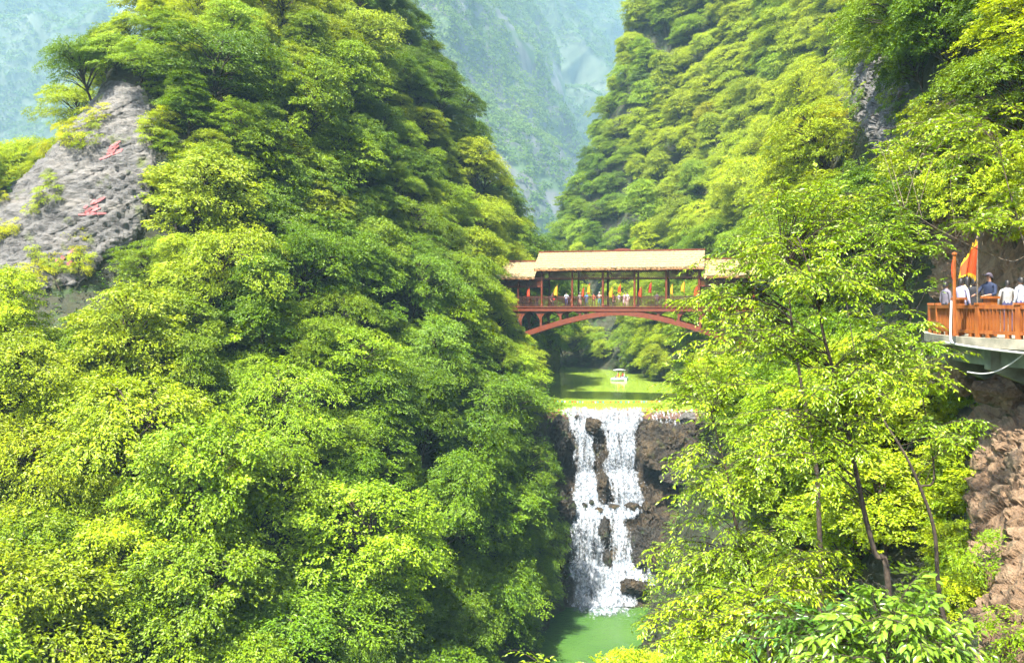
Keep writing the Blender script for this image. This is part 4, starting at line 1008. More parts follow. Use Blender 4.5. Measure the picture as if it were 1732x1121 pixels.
pmesh = MB(); pmesh.box((0, 0, 0.46), (0.14, 0.14, 0.96)); pmesh.box((0, 0, 0.97), (0.18, 0.18, 0.06)); pmesh = pmesh.mesh('post', M['orange_wood'])
bmesh_ = MB(); bmesh_.box((0, 0, 0.5), (0.055, 0.055, 0.64)); bmesh_ = bmesh_.mesh('baluster', M['orange_wood'])
def ang(s):
    a, b = on_edge(s - 0.05), on_edge(s + 0.05); return math.atan2(b[1] - a[1], b[0] - a[0])
for i, s in enumerate(posts):
    x, y = on_edge(s); o = bpy.data.objects.new('post', pmesh); o.location = (x, y, 0.0); o.rotation_euler = (0, 0, ang(s)); put(o, rl)
    if i + 1 < len(posts):
        s2 = posts[i + 1]; a, b = on_edge(s + 0.02), on_edge(s2 - 0.02)
        for nm, z, w, t in (('top_rail', 0.88, 0.12, 0.11), ('bottom_rail', 0.14, 0.1, 0.1)):
            mb = MB(); mb.bar((*a, z), (*b, z), w, t); mb.build(nm, M['orange_wood'], rl)
        for q in np.linspace(s + 0.15, s2 - 0.15, 9):
            t = (q - s) / (s2 - s); p = a * (1 - t) + b * t
            o = bpy.data.objects.new('baluster', bmesh_); o.location = (p[0], p[1], 0.0); o.rotation_euler = (0, 0, ang(s + 0.5)); put(o, rl)
        for q in (0.25, 0.75):                            # short feet that carry the bottom rail
            p = a * (1 - q) + b * q; mb = MB(); mb.box((p[0], p[1], 0.035), (0.12, 0.12, 0.11)); mb.build('rail_foot', M['orange_wood'], rl)
def tpos(px, d, z=FLOOR): return Vector(((px - 866) / F * d, d, z))
# white pipe that climbs the railing and then runs along the slab edge
p0 = tpos(1609, 25.05)
pts = [p0 + Vector((0, 0, 1.05)), p0 + Vector((0, 0, 0.9)), p0 + Vector((-0.02, 0, 0.4)), p0 + Vector((-0.03, -0.02, -0.08)), p0 + Vector((-0.02, -0.1, -0.22))]
for k in (28, 22, 16, 10): pts.append(Vector((E[k][0] - 0.3, E[k][1] - 0.08, FLOOR - 0.22 - 0.01 * (28 - k))))
mb = MB(); mb.tube(even(np.array(pts), 50), 0.035, 8); tag(mb.build('white_pipe', M['white_metal'], smooth=True), 'white pipe rising beside the terrace railing and along the slab edge', 'pipe')
c0, c1 = np.array(tpos(1732, 23, FLOOR - 0.42)), np.array(tpos(1636, 24.6, FLOOR - 1.05))
ts = np.linspace(0, 1, 24)[:, None]; cb = c0 * (1 - ts) + c1 * ts; cb[:, 2] -= 0.25 * np.sin(np.pi * ts[:, 0])
mb = MB(); mb.tube(cb, 0.02, 6); tag(mb.build('hose', M['white_metal'], smooth=True), 'pale sagging hose under the terrace slab', 'hose')
# two wooden boxes on the terrace, standing higher than the railing
for k, (px, d, h, w, lab) in enumerate([(1622, 25.6, 1.16, 0.26, 'orange wooden box post behind the flag pole on the terrace'), (1675, 24.6, 1.19, 0.3, 'orange wooden box post in front of the man in the cap')]):
    r = empty('box_post', tpos(px, d), 0.3); tag(r, lab, 'post')
    mb = MB(); mb.box((0, 0, h / 2 - 0.02), (w - 0.04, w - 0.04, h - 0.06)); mb.build('shaft', M['orange_wood'], r)
    mb = MB(); mb.box((0, 0, h - 0.03), (w + 0.06, w + 0.06, 0.07)); mb.build('cap', M['orange_wood'], r)

# ------------------------------------------------------------------ flags
M['cloth_orange'] = simple('cloth_orange', (0.45, 0.055, 0.008), 0.8, 0.15, 3); M['cloth_yellow'] = simple('cloth_yellow', (0.5, 0.29, 0.008), 0.8, 0.12, 3)
M['cloth_red'] = simple('cloth_red', (0.32, 0.02, 0.01), 0.8, 0.15, 3)
def flag_cloth(w, h, main, border, seed, hang=0.0, teeth=True, parent=None):
    """triangular pennant hoisted on a pole: hoist of height h, fly of length w, toothed border"""
    n = 18; V = []; Q = []; mi = []
    rg = np.random.default_rng(seed); ph = rg.uniform(0, 6)
    for i in range(n + 1):
        t = i / n; half = h * 0.5 * (1 - t) + 0.015
        for j in range(9):
            s = j / 4 - 1
            if abs(s) > 0.74: ex = half * np.sign(s) * (0.74 + (abs(s) - 0.74) * (1.35 if (i % 2 and teeth) else 0.55))
            else: ex = half * s
            a = hang * t
            x = w * t * math.cos(a); z = ex - w * t * math.sin(a) * 0.9
            y = 0.10 * w * math.sin(t * 7 + ph + s) * t + 0.03 * w * math.sin(13 * t + 2 * s)
            V.append((x, y, z))
    for i in range(n):
        for j in range(8): Q.append([i * 9 + j, i * 9 + 9 + j, i * 9 + 10 + j, i * 9 + j + 1]); mi.append(1 if j in (0, 7) or i >= n - 2 else 0)
    return mesh_obj('cloth', V, np.array(Q), [M['cloth_' + main], M['cloth_' + border]], parent, smooth=True, mat_idx=mi)
def flag(loc, hp, hoist, fly, rz, main, border, seed, label, hang, group, polemat='red_wood', pr=0.02):
    r = empty('flag', loc, rz); tag(r, label, 'flag', group)
    mb = MB(); mb.tube([(0, 0, 0), (0, 0, hp)], pr, 6); mb.lathe([(0.001, 0.09), (pr * 1.6, 0.05), (pr * 1.6, 0), (0.001, -0.02)], 6, (0, 0, hp)); mb.build('pole', M[polemat], r)
    c = flag_cloth(fly, hoist, main, border, seed, hang, True, r); c.location = (0.02, 0, hp - hoist / 2 - 0.05)
    return r
FB = [(856,'yellow','orange'),(896,'orange','red'),(943,'yellow','yellow'),(988,'orange','red'),(998,'yellow','orange'),(1036,'yellow','yellow'),(1050,'orange','yellow'),(1085,'orange','red'),(1102,'red','orange'),(1138,'yellow','yellow'),(1158,'yellow','yellow'),(1180,'orange','red')]
HT = [14.0,14.0,14.1,13.9,14.3,13.9,14.3,13.9,14.4,14.2,14.5,14.0]
BWORD = ['first','second','third','fourth','fifth','sixth','seventh','eighth','ninth','tenth','eleventh','twelfth']
for i, (px, a, b) in enumerate(FB):
    p = on_bridge(px_to_u(px, -0.12), -0.14, 12.0)
    flag(p, HT[i] - 12.0, 1.25, 0.6 + 0.25 * ((i * 7) % 3) / 2, R([200, 170, 195, 215, 160][i % 5]) + R(-14), a, b, i, f"{a} pennant flag on the bridge railing, {BWORD[i]} from its left end", [1.1, 1.2, 0.95, 1.15][i % 4], 'flags along the bridge railing')
flag(tpos(1653, 24.5, FLOOR + 0.75), 2.15, 1.2, 0.85, R(200), 'orange', 'yellow', 40, 'large orange pennant with toothed yellow border on the terrace', 0.75, 'flags on the terrace', 'bark_pale', 0.022)
flag(tpos(1614, 25.0, FLOOR), 2.45, 0.75, 0.16, R(190), 'orange', 'orange', 41, 'rolled orange flag on a red pole beside the white pipe', 1.3, 'flags on the terrace', 'orange_wood', 0.05)
flag(tpos(1756, 24.2, FLOOR + 0.3), 2.2, 1.2, 0.7, R(190), 'yellow', 'orange', 42, 'yellow and orange flag at the right edge of the terrace', 1.1, 'flags on the terrace', 'orange_wood', 0.03)

# ------------------------------------------------------------------ people
def cloth(name, c): M[name] = simple(name, c, 0.85, 0.25, 9, 0.1); return M[name]
M['skin'] = simple('skin', (0.32, 0.17, 0.11), 0.55, 0.1, 6); M['hair'] = simple('hair', (0.012, 0.010, 0.009), 0.5, 0.3, 20); M['shoe'] = simple('shoe', (0.05, 0.045, 0.04), 0.6, 0.2)
def body_mesh(name, J):
    """one skinned surface from a joint skeleton; faces sorted into skin / top / trousers / shoes"""
    verts, rad, edges, idx = [], [], [], {}
    def v(k, p, r): idx[k] = len(verts); verts.append(p); rad.append(r); return idx[k]
    def e(a, b): edges.append((idx[a], idx[b]))
    for k, (p, r) in J['pts'].items(): v(k, p, r)
    for a, b in J['edges']: e(a, b)
    me = bpy.data.meshes.new(name); me.from_pydata(verts, edges, []); ob = bpy.data.objects.new(name, me); COL.objects.link(ob)
    ob.modifiers.new('skin', 'SKIN')
    for i, sv in enumerate(me.skin_vertices[0].data): sv.radius = (rad[i] if isinstance(rad[i], tuple) else (rad[i], rad[i])); sv.use_root = (i == 0)
    sb = ob.modifiers.new('sub', 'SUBSURF'); sb.levels = 1; sb.render_levels = 1
    dg = bpy.context.evaluated_depsgraph_get(); ev = ob.evaluated_get(dg); m2 = bpy.data.meshes.new_from_object(ev)
    bpy.data.objects.remove(ob); m2.name = name
    m2.materials.clear()
    for k in ('skin', 'skin', 'skin', 'shoe'): m2.materials.append(M[k])
    P = np.array(verts); names = list(J['pts'])
    reg = np.array([J['reg'](n) for n in names])
    for poly in m2.polygons:
        c = np.array(poly.center); d = ((P - c) ** 2).sum(1) - np.array([(r if not isinstance(r, tuple) else max(r)) ** 2 for r in rad]) * 0.6
        poly.material_index = int(reg[np.argmin(d)]); poly.use_smooth = True
    return m2
def skeleton(pose):
    p = {'pelvis': ((0, 0, 0.96), (0.16, 0.11)), 'waist': ((0, 0, 1.10), (0.14, 0.10)), 'chest': ((0, 0.0, 1.32), (0.18, 0.115)), 'collar': ((0, 0.0, 1.44), (0.12, 0.08)), 'neck': ((0, 0.0, 1.52), 0.055),
         'jaw': ((0, -0.015, 1.585), (0.062, 0.075)), 'head': ((0, -0.005, 1.665), (0.076, 0.09)), 'top': ((0, 0.005, 1.725), (0.06, 0.07)), 'nose': ((0, -0.112, 1.63), 0.012)}
    ed = [('pelvis', 'waist'), ('waist', 'chest'), ('chest', 'collar'), ('collar', 'neck'), ('neck', 'jaw'), ('jaw', 'head'), ('head', 'top'), ('head', 'nose')]
    for s, n in ((-1, 'l'), (1, 'r')):
        if pose == 'sit':
            leg = [('hip', (0.10 * s, 0, 0.92), 0.09), ('knee', (0.13 * s, -0.44, 0.90), 0.062), ('ankle', (0.13 * s, -0.48, 0.46), 0.042), ('toe', (0.13 * s, -0.64, 0.42), 0.035)]
        elif pose == 'walk':
            leg = [('hip', (0.10 * s, 0, 0.90), 0.09), ('knee', (0.10 * s, -0.08 - 0.10 * s, 0.50), 0.062), ('ankle', (0.10 * s, -0.14 * s, 0.09), 0.042), ('toe', (0.11 * s, -0.14 * s - 0.15, 0.035), 0.035)]
        else:
            leg = [('hip', (0.10 * s, 0, 0.90), 0.09), ('knee', (0.11 * s, -0.02, 0.50), 0.062), ('ankle', (0.12 * s, 0.01, 0.09), 0.042), ('toe', (0.14 * s, -0.15, 0.035), 0.035)]
        pr = 'pelvis'
        for k, q, r in leg: p[k + n] = (q, r); ed.append((pr, k + n)); pr = k + n
        if pose == 'rail': arm = [('shoulder', (0.19 * s, 0, 1.40), 0.06), ('elbow', (0.27 * s, -0.16, 1.16), 0.045), ('wrist', (0.20 * s, -0.40, 1.13), 0.03), ('palm', (0.17 * s, -0.47, 1.12), (0.035, 0.02))]
        elif pose == 'sit': arm = [('shoulder', (0.19 * s, 0, 1.40), 0.06), ('elbow', (0.25 * s, -0.10, 1.15), 0.045), ('wrist', (0.16 * s, -0.32, 1.08), 0.03), ('palm', (0.14 * s, -0.40, 1.06), (0.035, 0.02))]
        elif pose == 'photo': arm = [('shoulder', (0.19 * s, 0, 1.40), 0.06), ('elbow', (0.24 * s, -0.22, 1.28), 0.045), ('wrist', (0.08 * s, -0.36, 1.50), 0.03), ('palm', (0.05 * s, -0.38, 1.58), (0.035, 0.02))]
        else: arm = [('shoulder', (0.19 * s, 0, 1.40), 0.06), ('elbow', (0.25 * s, 0.02, 1.12), 0.045), ('wrist', (0.26 * s, -0.06, 0.88), 0.03), ('palm', (0.26 * s, -0.08, 0.80), (0.02, 0.035))]
        pr = 'collar'
        for k, q, r in arm: p[k + n] = (q, r); ed.append((pr, k + n)); pr = k + n
        w, h = np.array(arm[2][1]), np.array(arm[3][1]); d = (h - w) / np.linalg.norm(h - w); sd = np.cross(d, (0, 0, 1.0) if abs(d[2]) < 0.7 else (1.0, 0, 0)); sd /= np.linalg.norm(sd)
        for f in range(4):
            b = h + d * 0.03 + sd * 0.02 * (f - 1.5); m_ = b + d * (0.035 + 0.006 * (f in (1, 2))); t_ = m_ + d * 0.03 + np.array([0, 0, -0.018])
            p[f'fa{f}{n}'] = (tuple(b), 0.010); p[f'fb{f}{n}'] = (tuple(m_), 0.009); p[f'fc{f}{n}'] = (tuple(t_), 0.008)
            ed += [('palm' + n, f'fa{f}{n}'), (f'fa{f}{n}', f'fb{f}{n}'), (f'fb{f}{n}', f'fc{f}{n}')]
        b = w + d * 0.03 - sd * 0.035; t_ = b + d * 0.04 - sd * 0.02
        p['ta' + n] = (tuple(b), 0.011); p['tb' + n] = (tuple(t_), 0.009); ed += [('palm' + n, 'ta' + n), ('ta' + n, 'tb' + n)]
    def reg(n):
        k = n[:-1] if n[-1] in 'lr' and n not in ('collar',) else n
        if k.startswith(('hip', 'knee')) or n == 'pelvis': return 2
        if k.startswith('ankle'): return 2
        if k.startswith('toe'): return 3
        if n in ('waist', 'chest', 'collar') or k.startswith(('shoulder', 'elbow')): return 1
        return 0
    return {'pts': p, 'edges': ed, 'reg': reg}
BODY = {k: body_mesh('body', skeleton(k)) for k in ('stand', 'rail', 'walk', 'photo', 'sit')}
def hair_mesh(long=False, cap=False):
    mb = MB(); n = 14; V = []; rows = 7
    for i in range(rows):
        f = i / (rows - 1); el = math.pi / 2 * (1 - f) ; z0 = 1.665 + 0.105 * math.sin(el)
        for j in range(n):
            th = 2 * math.pi * j / n; back = 0.5 - 0.5 * math.cos(th - math.pi * 1.5 + math.pi); rr = math.cos(el)
            fr = max(0, -math.sin(th))
            z = z0 - (f ** 3) * (0.05 + (0.20 if long else 0.05) * max(0, math.sin(th)) - 0.075 * fr)
            V.append((0.088 * rr * math.cos(th), 0.005 + 0.107 * rr * math.sin(th), z))
    Q = [[i * n + j, i * n + (j + 1) % n, (i + 1) * n + (j + 1) % n, (i + 1) * n + j] for i in range(rows - 1) for j in range(n)]
    mb.add(V, Q)
    if cap: mb.box((0, -0.145, 1.70), (0.15, 0.12, 0.015))
    return mb
HAIR = {'short': hair_mesh().mesh('hair', M['hair'], True), 'long': hair_mesh(True).mesh('hair', M['hair'], True)}
def person(loc, face, top, legs, pose, label, cat_group, hair='short', height=1.7, hat=None, bag=None):
    """face: heading in degrees, 0 looks towards the camera (-y)"""
    r = empty('person', loc, R(face), height / 1.75); tag(r, label, 'person', cat_group)
    b = bpy.data.objects.new('body', BODY[pose]); put(b, r)
    for i, m_ in ((1, top), (2, legs)):
        b.material_slots[i].link = 'OBJECT'
        nm = 'cloth_%02d%02d%02d' % tuple(int(99 * x) for x in m_)
        b.material_slots[i].material = M.get(nm) or cloth(nm, m_)
    h = bpy.data.objects.new('hair', HAIR[hair]); put(h, r)
    if hat is not None:
        nm = 'hat_%02d%02d%02d' % tuple(int(99 * x) for x in hat); mm = M.get(nm) or cloth(nm, hat)
        mb = hair_mesh(False, True); hm = mb.build('cap', mm, r, True); hm.scale = (1.08, 1.06, 1.0); hm.location = (0, 0, 0.012)
    if bag is not None:
        nm = 'bag_%02d%02d%02d' % tuple(int(99 * x) for x in bag); mm = M.get(nm) or cloth(nm, bag)
        mb = MB(); mb.lathe([(0.02, 0.0), (0.13, 0.02), (0.15, 0.14), (0.11, 0.25), (0.02, 0.27)], 10, (0.2, -0.1, 0.8)); mb.bar((0.2, -0.1, 1.06), (-0.08, -0.13, 1.43), 0.02, 0.02); mb.build('bag', mm, r, True)
    return r
BLK, WHT, NAVY, GRY = (0.02, 0.02, 0.025), (0.27, 0.265, 0.26), (0.03, 0.05, 0.14), (0.2, 0.19, 0.2)
PB = [ # px, depth behind rail, heading, top, legs, pose, hair, height, hat, bag, label
 (882, 0.9, 20, BLK, BLK, 'stand', 'short', 1.68, None, None, 'person in black at the left end of the bridge'),
 (893, 0.8, -10, (0.05,0.04,0.05), BLK, 'stand', 'long', 1.62, None, None, 'person in dark clothes under the second flag on the bridge'),
 (908, 1.0, 0, BLK, (0.04,0.04,0.06), 'stand', 'short', 1.6, None, None, 'person in black beside the first tall bridge column'),
 (934, 0.6, 40, BLK, BLK, 'stand', 'long', 1.7, None, (0.6,0.03,0.03), 'person in black with a red bag alone at the bridge rail'),
 (958, 0.6, 10, (0.45,0.5,0.62), NAVY, 'rail', 'short', 1.72, None, None, 'person in pale blue leaning on the rail left of a column'),
 (964, 1.2, -30, BLK, BLK, 'stand', 'short', 1.66, None, None, 'person in black just left of the second bridge column'),
 (981, 0.6, 15, WHT, (0.5,0.25,0.2), 'photo', 'short', 1.7, WHT, None, 'person in white with a white cap at the bridge rail'),
 (992, 0.6, -20, (0.10,0.22,0.5), (0.08,0.14,0.32), 'rail', 'short', 1.66, WHT, None, 'person in blue with a white cap at the bridge rail'),
 (1004, 0.7, 10, (0.55,0.12,0.05), (0.2,0.07,0.05), 'rail', 'long', 1.6, None, None, 'person in rust red leaning on the bridge rail'),
 (1014, 0.6, 0, (0.75,0.5,0.4), (0.05,0.3,0.35), 'photo', 'short', 1.74, (0.7,0.68,0.62), None, 'person in peach top and teal trousers beside the third column'),
 (1038, 1.0, 60, (0.3,0.07,0.06), BLK, 'walk', 'long', 1.6, None, None, 'person in dark red walking on the bridge'),
 (1047, 0.7, -15, (0.4,0.35,0.45), (0.3,0.3,0.12), 'rail', 'long', 1.58, None, None, 'person in lilac under the seventh flag on the bridge'),
 (1056, 0.6, 10, (0.75,0.5,0.5), (0.7,0.45,0.45), 'photo', 'long', 1.66, None, None, 'left one of two people in pale pink at the bridge rail'),
 (1061, 0.75, -20, (0.72,0.6,0.58), (0.65,0.42,0.42), 'stand', 'long', 1.7, None, None, 'right one of two people in pale pink at the bridge rail'),
 (1111, 0.8, 0, (0.08,0.06,0.08), (0.06,0.05,0.06), 'rail', 'short', 1.7, None, None, 'person in dark grey at the rail near the right trees'),
]
for (px, w, hd, tp, lg, ps, hr_, ht, hat, bag, lab) in PB:
    person(on_bridge(px_to_u(px, w), w), hd - 14, tp, lg, ps, lab, 'people on the bridge', hr_, ht, hat, bag)
person(tpos(1673, 25.4), -62, (0.012, 0.02, 0.05), BLK, 'rail', 'man in navy jacket and dark cap looking left over the terrace railing', 'people on the terrace', 'short', 1.9, (0.06, 0.05, 0.07))
person(tpos(1636, 27.2), 170, (0.75, 0.6, 0.3), (0.10, 0.22, 0.5), 'stand', 'person in cream top and blue jeans behind the large terrace flag', 'people on the terrace', 'long', 1.85)
person(tpos(1626, 26.6), 120, (0.32, 0.3, 0.42), (0.14, 0.11, 0.16), 'stand', 'person in lilac grey behind the box post on the terrace', 'people on the terrace', 'short', 1.78)
person(tpos(1648, 26.8), 150, BLK, BLK, 'stand', 'person in black beside the large terrace flag', 'people on the terrace', 'short', 1.8)
person(tpos(1600, 27.6), 100, (0.13, 0.12, 0.15), BLK, 'stand', 'person in dark grey at the left end of the terrace', 'people on the terrace', 'short', 1.7)
person(tpos(1704, 27.5), 160, WHT, (0.05, 0.05, 0.12), 'stand', 'person in white top and dark trousers right of the man in the cap', 'people on the terrace', 'short', 1.75)
person(tpos(1727, 26.0), 200, (0.34, 0.36, 0.42), (0.08, 0.07, 0.2), 'stand', 'person in pale shirt at the right edge of the terrace', 'people on the terrace', 'short', 1.8)

# ------------------------------------------------------------------ pedal boat
M['boat_white'] = simple('boat_white', (0.5, 0.52, 0.54), 0.3, 0.06); M['boat_teal'] = simple('boat_teal', (0.01, 0.10, 0.13), 0.4, 0.2); M['boat_yellow'] = simple('boat_yellow', (0.8, 0.5, 0.03), 0.4, 0.1)
bp = at(1047, 643.5, 129); bp[2] = 0
bt = empty('pedal_boat', bp, R(8)); tag(bt, 'small white pedal boat with canopy on the green lake', 'boat')
xs_ = np.linspace(-1.3, 1.3, 15); V = []; Q = []
for x in xs_:
    t = x / 1.3; w = 0.72 * (1 - abs(t) ** 3.2 * (0.62 if t < 0 else 0.35)); h = 0.42 - 0.12 * max(0, -t) ** 2 + 0.06 * max(0, t)
    for yy, z in ((-w * 0.8, -0.12), (w * 0.8, -0.12), (w, 0.14), (w, h), (w * 0.72, h + 0.04), (-w * 0.72, h + 0.04), (-w, h), (-w, 0.14)): V.append((x, yy, z))
for i in range(14):
    for j in range(8): Q.append([i * 8 + j, i * 8 + (j + 1) % 8, i * 8 + 8 + (j + 1) % 8, i * 8 + 8 + j])
Q = np.array(Q); ends = np.array([[7, 6, 1, 0], [6, 5, 2, 1], [5, 4, 3, 2]]); 
mi = [1 if (k % 8) in (0, 1, 7) else 0 for k in range(len(Q))]
mesh_obj('hull', V, [np.vstack([Q, ends, ends[:, ::-1] + 14 * 8])], [M['boat_white'], M['boat_teal']], bt, smooth=False, mat_idx=mi + [0] * 6)
for s in (-0.28, 0.5):
    for yy in (-0.33, 0.33):
        mb = MB(); mb.box((s, yy, 0.55), (0.4, 0.5, 0.12)); mb.box((s + 0.2, yy, 0.78), (0.1, 0.5, 0.5)); mb.build('seat', M['boat_yellow' if s < 0 else 'boat_white'], bt)
for yy in (-0.62, 0.62):
    mb = MB()
    mb.tube([(0.85 + 0.34 * math.cos(a), yy, 0.25 + 0.34 * math.sin(a)) for a in np.linspace(-0.3, math.pi + 0.3, 12)], 0.07, 6); mb.build('wheel_guard', M['boat_teal'], bt, True)
    mb = MB(); mb.lathe([(0.001, -0.05), (0.26, -0.05), (0.26, 0.05), (0.001, 0.05)], 12); w_ = mb.build('paddle_wheel', M['boat_white'], bt); w_.location = (0.85, yy, 0.22); w_.rotation_euler = (R(90), 0, 0)
for x in (-0.45, 0.75):
    for yy in (-0.6, 0.6): mb = MB(); mb.tube([(x, yy, 0.42), (x * 0.9, yy * 0.9, 1.62)], 0.025, 6); mb.build('canopy_post', M['white_metal'], bt)
V = []; Q = []
for i in range(11):
    for j in range(9):
        a, b = i / 5 - 1, j / 4 - 1; V.append((0.1 + 0.95 * a, 0.72 * b * (1 - 0.15 * abs(a) ** 3), 1.60 + 0.16 * (1 - a * a) * (1 - 0.5 * b * b)))
Q = grid_faces(11, 9); n0 = len(V); V2 = [(x, y, z - 0.06) for x, y, z in V]
mesh_obj('canopy', np.array(V + V2), np.vstack([Q, Q[:, ::-1] + n0]), M['boat_white'], bt, smooth=True)
for x, c, lab in ((-0.28, (0.7, 0.12, 0.03), 'passenger in an orange vest on the front seat of the pedal boat'), (0.46, (0.6, 0.06, 0.03), 'passenger in a red vest on the rear seat of the pedal boat')):
    pp = bt.matrix_basis @ Vector((x + 0.05, -0.33, -0.28)); person(pp, -82, c, NAVY, 'sit', lab, 'people in the pedal boat', 'short', 1.65)
# ------------------------------------------------------------------ red characters on the grey rock face
M['red_paint'] = simple('red_paint', (0.31, 0.075, 0.08), 0.8, 0.35, 5, dirt=(0.25, 0.13, 0.12))
def z1(x, y): return (100 + x / 8.0, 220 + y / 8.0)
def z2(x, y): return (60 + x / 11.2, 380 + y / 11.2)
CH = [
 ('topmost red painted characters on the grey rock face', [[z1(550,405),z1(700,345),z1(850,290)],[z1(660,285),z1(740,220),z1(830,152)],[z1(640,335),z1(720,272),z1(805,212)],[z1(690,240),z1(790,172)],[z1(700,330),z1(760,235)],[z1(780,290),z1(862,268)]]),
 ('middle red painted character on the grey rock face', [[z1(425,1008),z1(530,962),z1(622,908)],[z1(335,1065),z1(385,1022)],[z1(260,1150),z1(420,1135),z1(640,1130)],[z1(445,1062),z1(530,1015)],[z1(470,1100),z1(525,1045)],[z1(440,1000),z1(490,945)],[z1(345,1120),z1(440,1050)],[z1(420,1115),z1(560,1060)]]),
 ('lowest red painted character on the grey rock face', [[z2(380,695),z2(435,655)],[z2(495,650),z2(530,590)],[z2(605,575),z2(690,510),z2(765,448)],[z2(730,535),z2(810,512)],[z2(410,798),z2(530,712)],[z2(550,795),z2(700,745),z2(775,718)],[z2(690,560),z2(630,610)],[z2(590,745),z2(700,695)],[z2(440,700),z2(560,625)]]),
]
for lab, strokes in CH:
    pts3 = []; root = None
    for st in strokes:
        P2 = even(np.array(st), 12); W3 = []; N3 = []
        for q in P2:
            d = Vector(at(q[0], q[1], 1.0) - np.array(CAM)).normalized(); h = PATCH[301].ray_cast(CAM, d)
            if h[0] is None: h = BV_L.ray_cast(CAM, d)
            if h[0] is not None:
                n = h[1] if h[1].dot(d) < 0 else -h[1]; W3.append(np.array(h[0])); N3.append(np.array(n))
        if len(W3) < 4: continue
        W3 = np.array(W3); N3 = unit(np.array(N3)); N3 = unit(N3 * 0.2 + N3.mean(0)); T = unit(np.gradient(W3, axis=0)); S = unit(np.cross(T, N3))
        wd = 0.085 * np.sin(np.linspace(0.45, 2.7, len(W3)))[:, None] + 0.02
        if root is None:
            root = empty('rock_inscription', W3.mean(0)); tag(root, lab, 'inscription'); org = W3.mean(0)
        V = np.concatenate([W3 + S * wd + N3 * 0.06, W3 - S * wd + N3 * 0.06, W3 - S * wd - N3 * 0.15, W3 + S * wd - N3 * 0.15]) - org; k = len(W3)
        Q = [[a * k + i, a * k + i + 1, ((a + 1) % 4) * k + i + 1, ((a + 1) % 4) * k + i] for a in range(4) for i in range(k - 1)]
        mesh_obj('stroke', V, np.array(Q), M['red_paint'], root)

# ------------------------------------------------------------------ trees close to the camera, on the right bank
def near_tree(name, label, group, trunk, crowns, nbr, col, leaf, width, seed, r0=0.11, twigs=9, per=9, droop=0.45, glossy='leaf_glossy', bark='bark', forks=(), sparse=1.0):
    """trunk: (px, py, d) from the ground up; crowns: (px, py, d, rx, ry, rz in metres, share of branches)"""
    rg = np.random.default_rng(seed)
    tp = np.array([at(*p) for p in trunk])
    gz = drop(tp[0][0], tp[0][1]); gz = -17.0 if gz is None else gz
    if gz < tp[0][2]: tp = np.vstack([[tp[0][0], tp[0][1] + 0.1, gz - 0.3], tp])
    base = np.array([tp[0][0], tp[0][1], gz]); TP = even(tp, 40); TP[:, :2] += 0.05 * np.stack([fbm(TP * 0.9, 2, seed), fbm(TP * 0.9 + 9, 2, seed)], 1)
    mb = MB(); mb.tube(TP - base, r0 * np.linspace(1.2, 0.2, 40), 8)
    lines = [TP]
    for f in forks:
        fp = np.array([at(*p) for p in f]); i = np.argmin(((TP - fp[0]) ** 2).sum(1)); fp = even(np.vstack([TP[i], fp]), 24)
        mb.tube(fp - base, r0 * np.linspace(0.55, 0.12, 24), 6); lines.append(fp)
    LP = np.vstack(lines)
    tot = sum(c[6] for c in crowns); Pp, Aa, ln, tint = [], [], [], []
    for (px, py, d, rx, ry, rz, sh) in crowns:
        c = at(px, py, d); n = max(3, int(nbr * sh / tot))
        for _ in range(n):
            u = unit(rg.normal(0, 1, 3)); u[2] = abs(u[2]) * 1.0 if rg.uniform() < 0.65 else u[2]
            tgt = c + u * np.array([rx, ry, rz]) * rg.uniform(0.35, 1.0)
            dl = np.linalg.norm((LP - tgt) * np.array([1, 1, 0.75]), axis=1) + np.where(LP[:, 2] > tgt[2] - 0.1, 1.5, 0)
            st = LP[np.argmin(dl + rg.uniform(0, 0.5, len(LP)))]
            L = np.linalg.norm(tgt - st); mid = (st + tgt) / 2 + np.array([0, 0, 0.16 * L]) + rg.normal(0, 0.05 * L, 3)
            BP = even(np.array([st, mid, tgt]), 10); mb.tube(BP - base, np.maximum(r0 * 0.26 * min(1, L / 2.5) * np.linspace(1, 0.2, 10), 0.006), 4, False)
            bt_ = rg.uniform(-1, 1) * 0.6; m = int(twigs * rg.uniform(0.6, 1.3) * sparse) + 2
            t = rg.uniform(0.35, 1.0, m) ** 0.8; t[0] = 1.0; ii = np.minimum((t * 9).astype(int), 8)
            p = BP[ii] + (BP[ii + 1] - BP[ii]) * (t * 9 - ii)[:, None]
            bd = unit(tgt - mid); a = unit(0.5 * bd + rg.normal(0, 0.75, (m, 3)) * np.array([1, 1, 0.28])); l = leaf * per * 0.42 * rg.uniform(0.7, 1.3, m)
            Pp.append(p); Aa.append(a); ln.append(l); tint.append(np.full(m, bt_) + rg.uniform(-0.4, 0.4, m))
            for q in range(m): mb.tube([p[q] - base, p[q] + a[q] * l[q] * 0.5 - base, p[q] + a[q] * l[q] - np.array([0, 0, droop * 0.6 * l[q]]) - base], [0.005, 0.004, 0.002], 3, False)
    Pp, Aa, ln, tint = np.vstack(Pp), np.vstack(Aa), np.concatenate(ln), np.concatenate(tint)
    B, D, Nn_, L, Wd, i = spray_leaves(rg, Pp, Aa, ln, per, leaf, width, droop, side=1.0, flat=0.3)
    V, T = leaf_fine(B, D, Nn_, L, Wd)
    root = empty(name, base); tag(root, label, 'tree' if 'tree' in name else 'shrub', group)
    mb.build('trunk', M[bark], root, True)
    c = put(bpy.data.objects.new('crown', mesh_np('crown', V - base, T, M[glossy], True, attr={'tint': np.repeat(tint[i], 8)})), root); c.color = (*col, 1)
    return root
G_ = 'young trees close by on the right bank'
LIME, FRESH, YEL = (0.21, 0.315, 0.005), (0.165, 0.275, 0.006), (0.235, 0.335, 0.003)
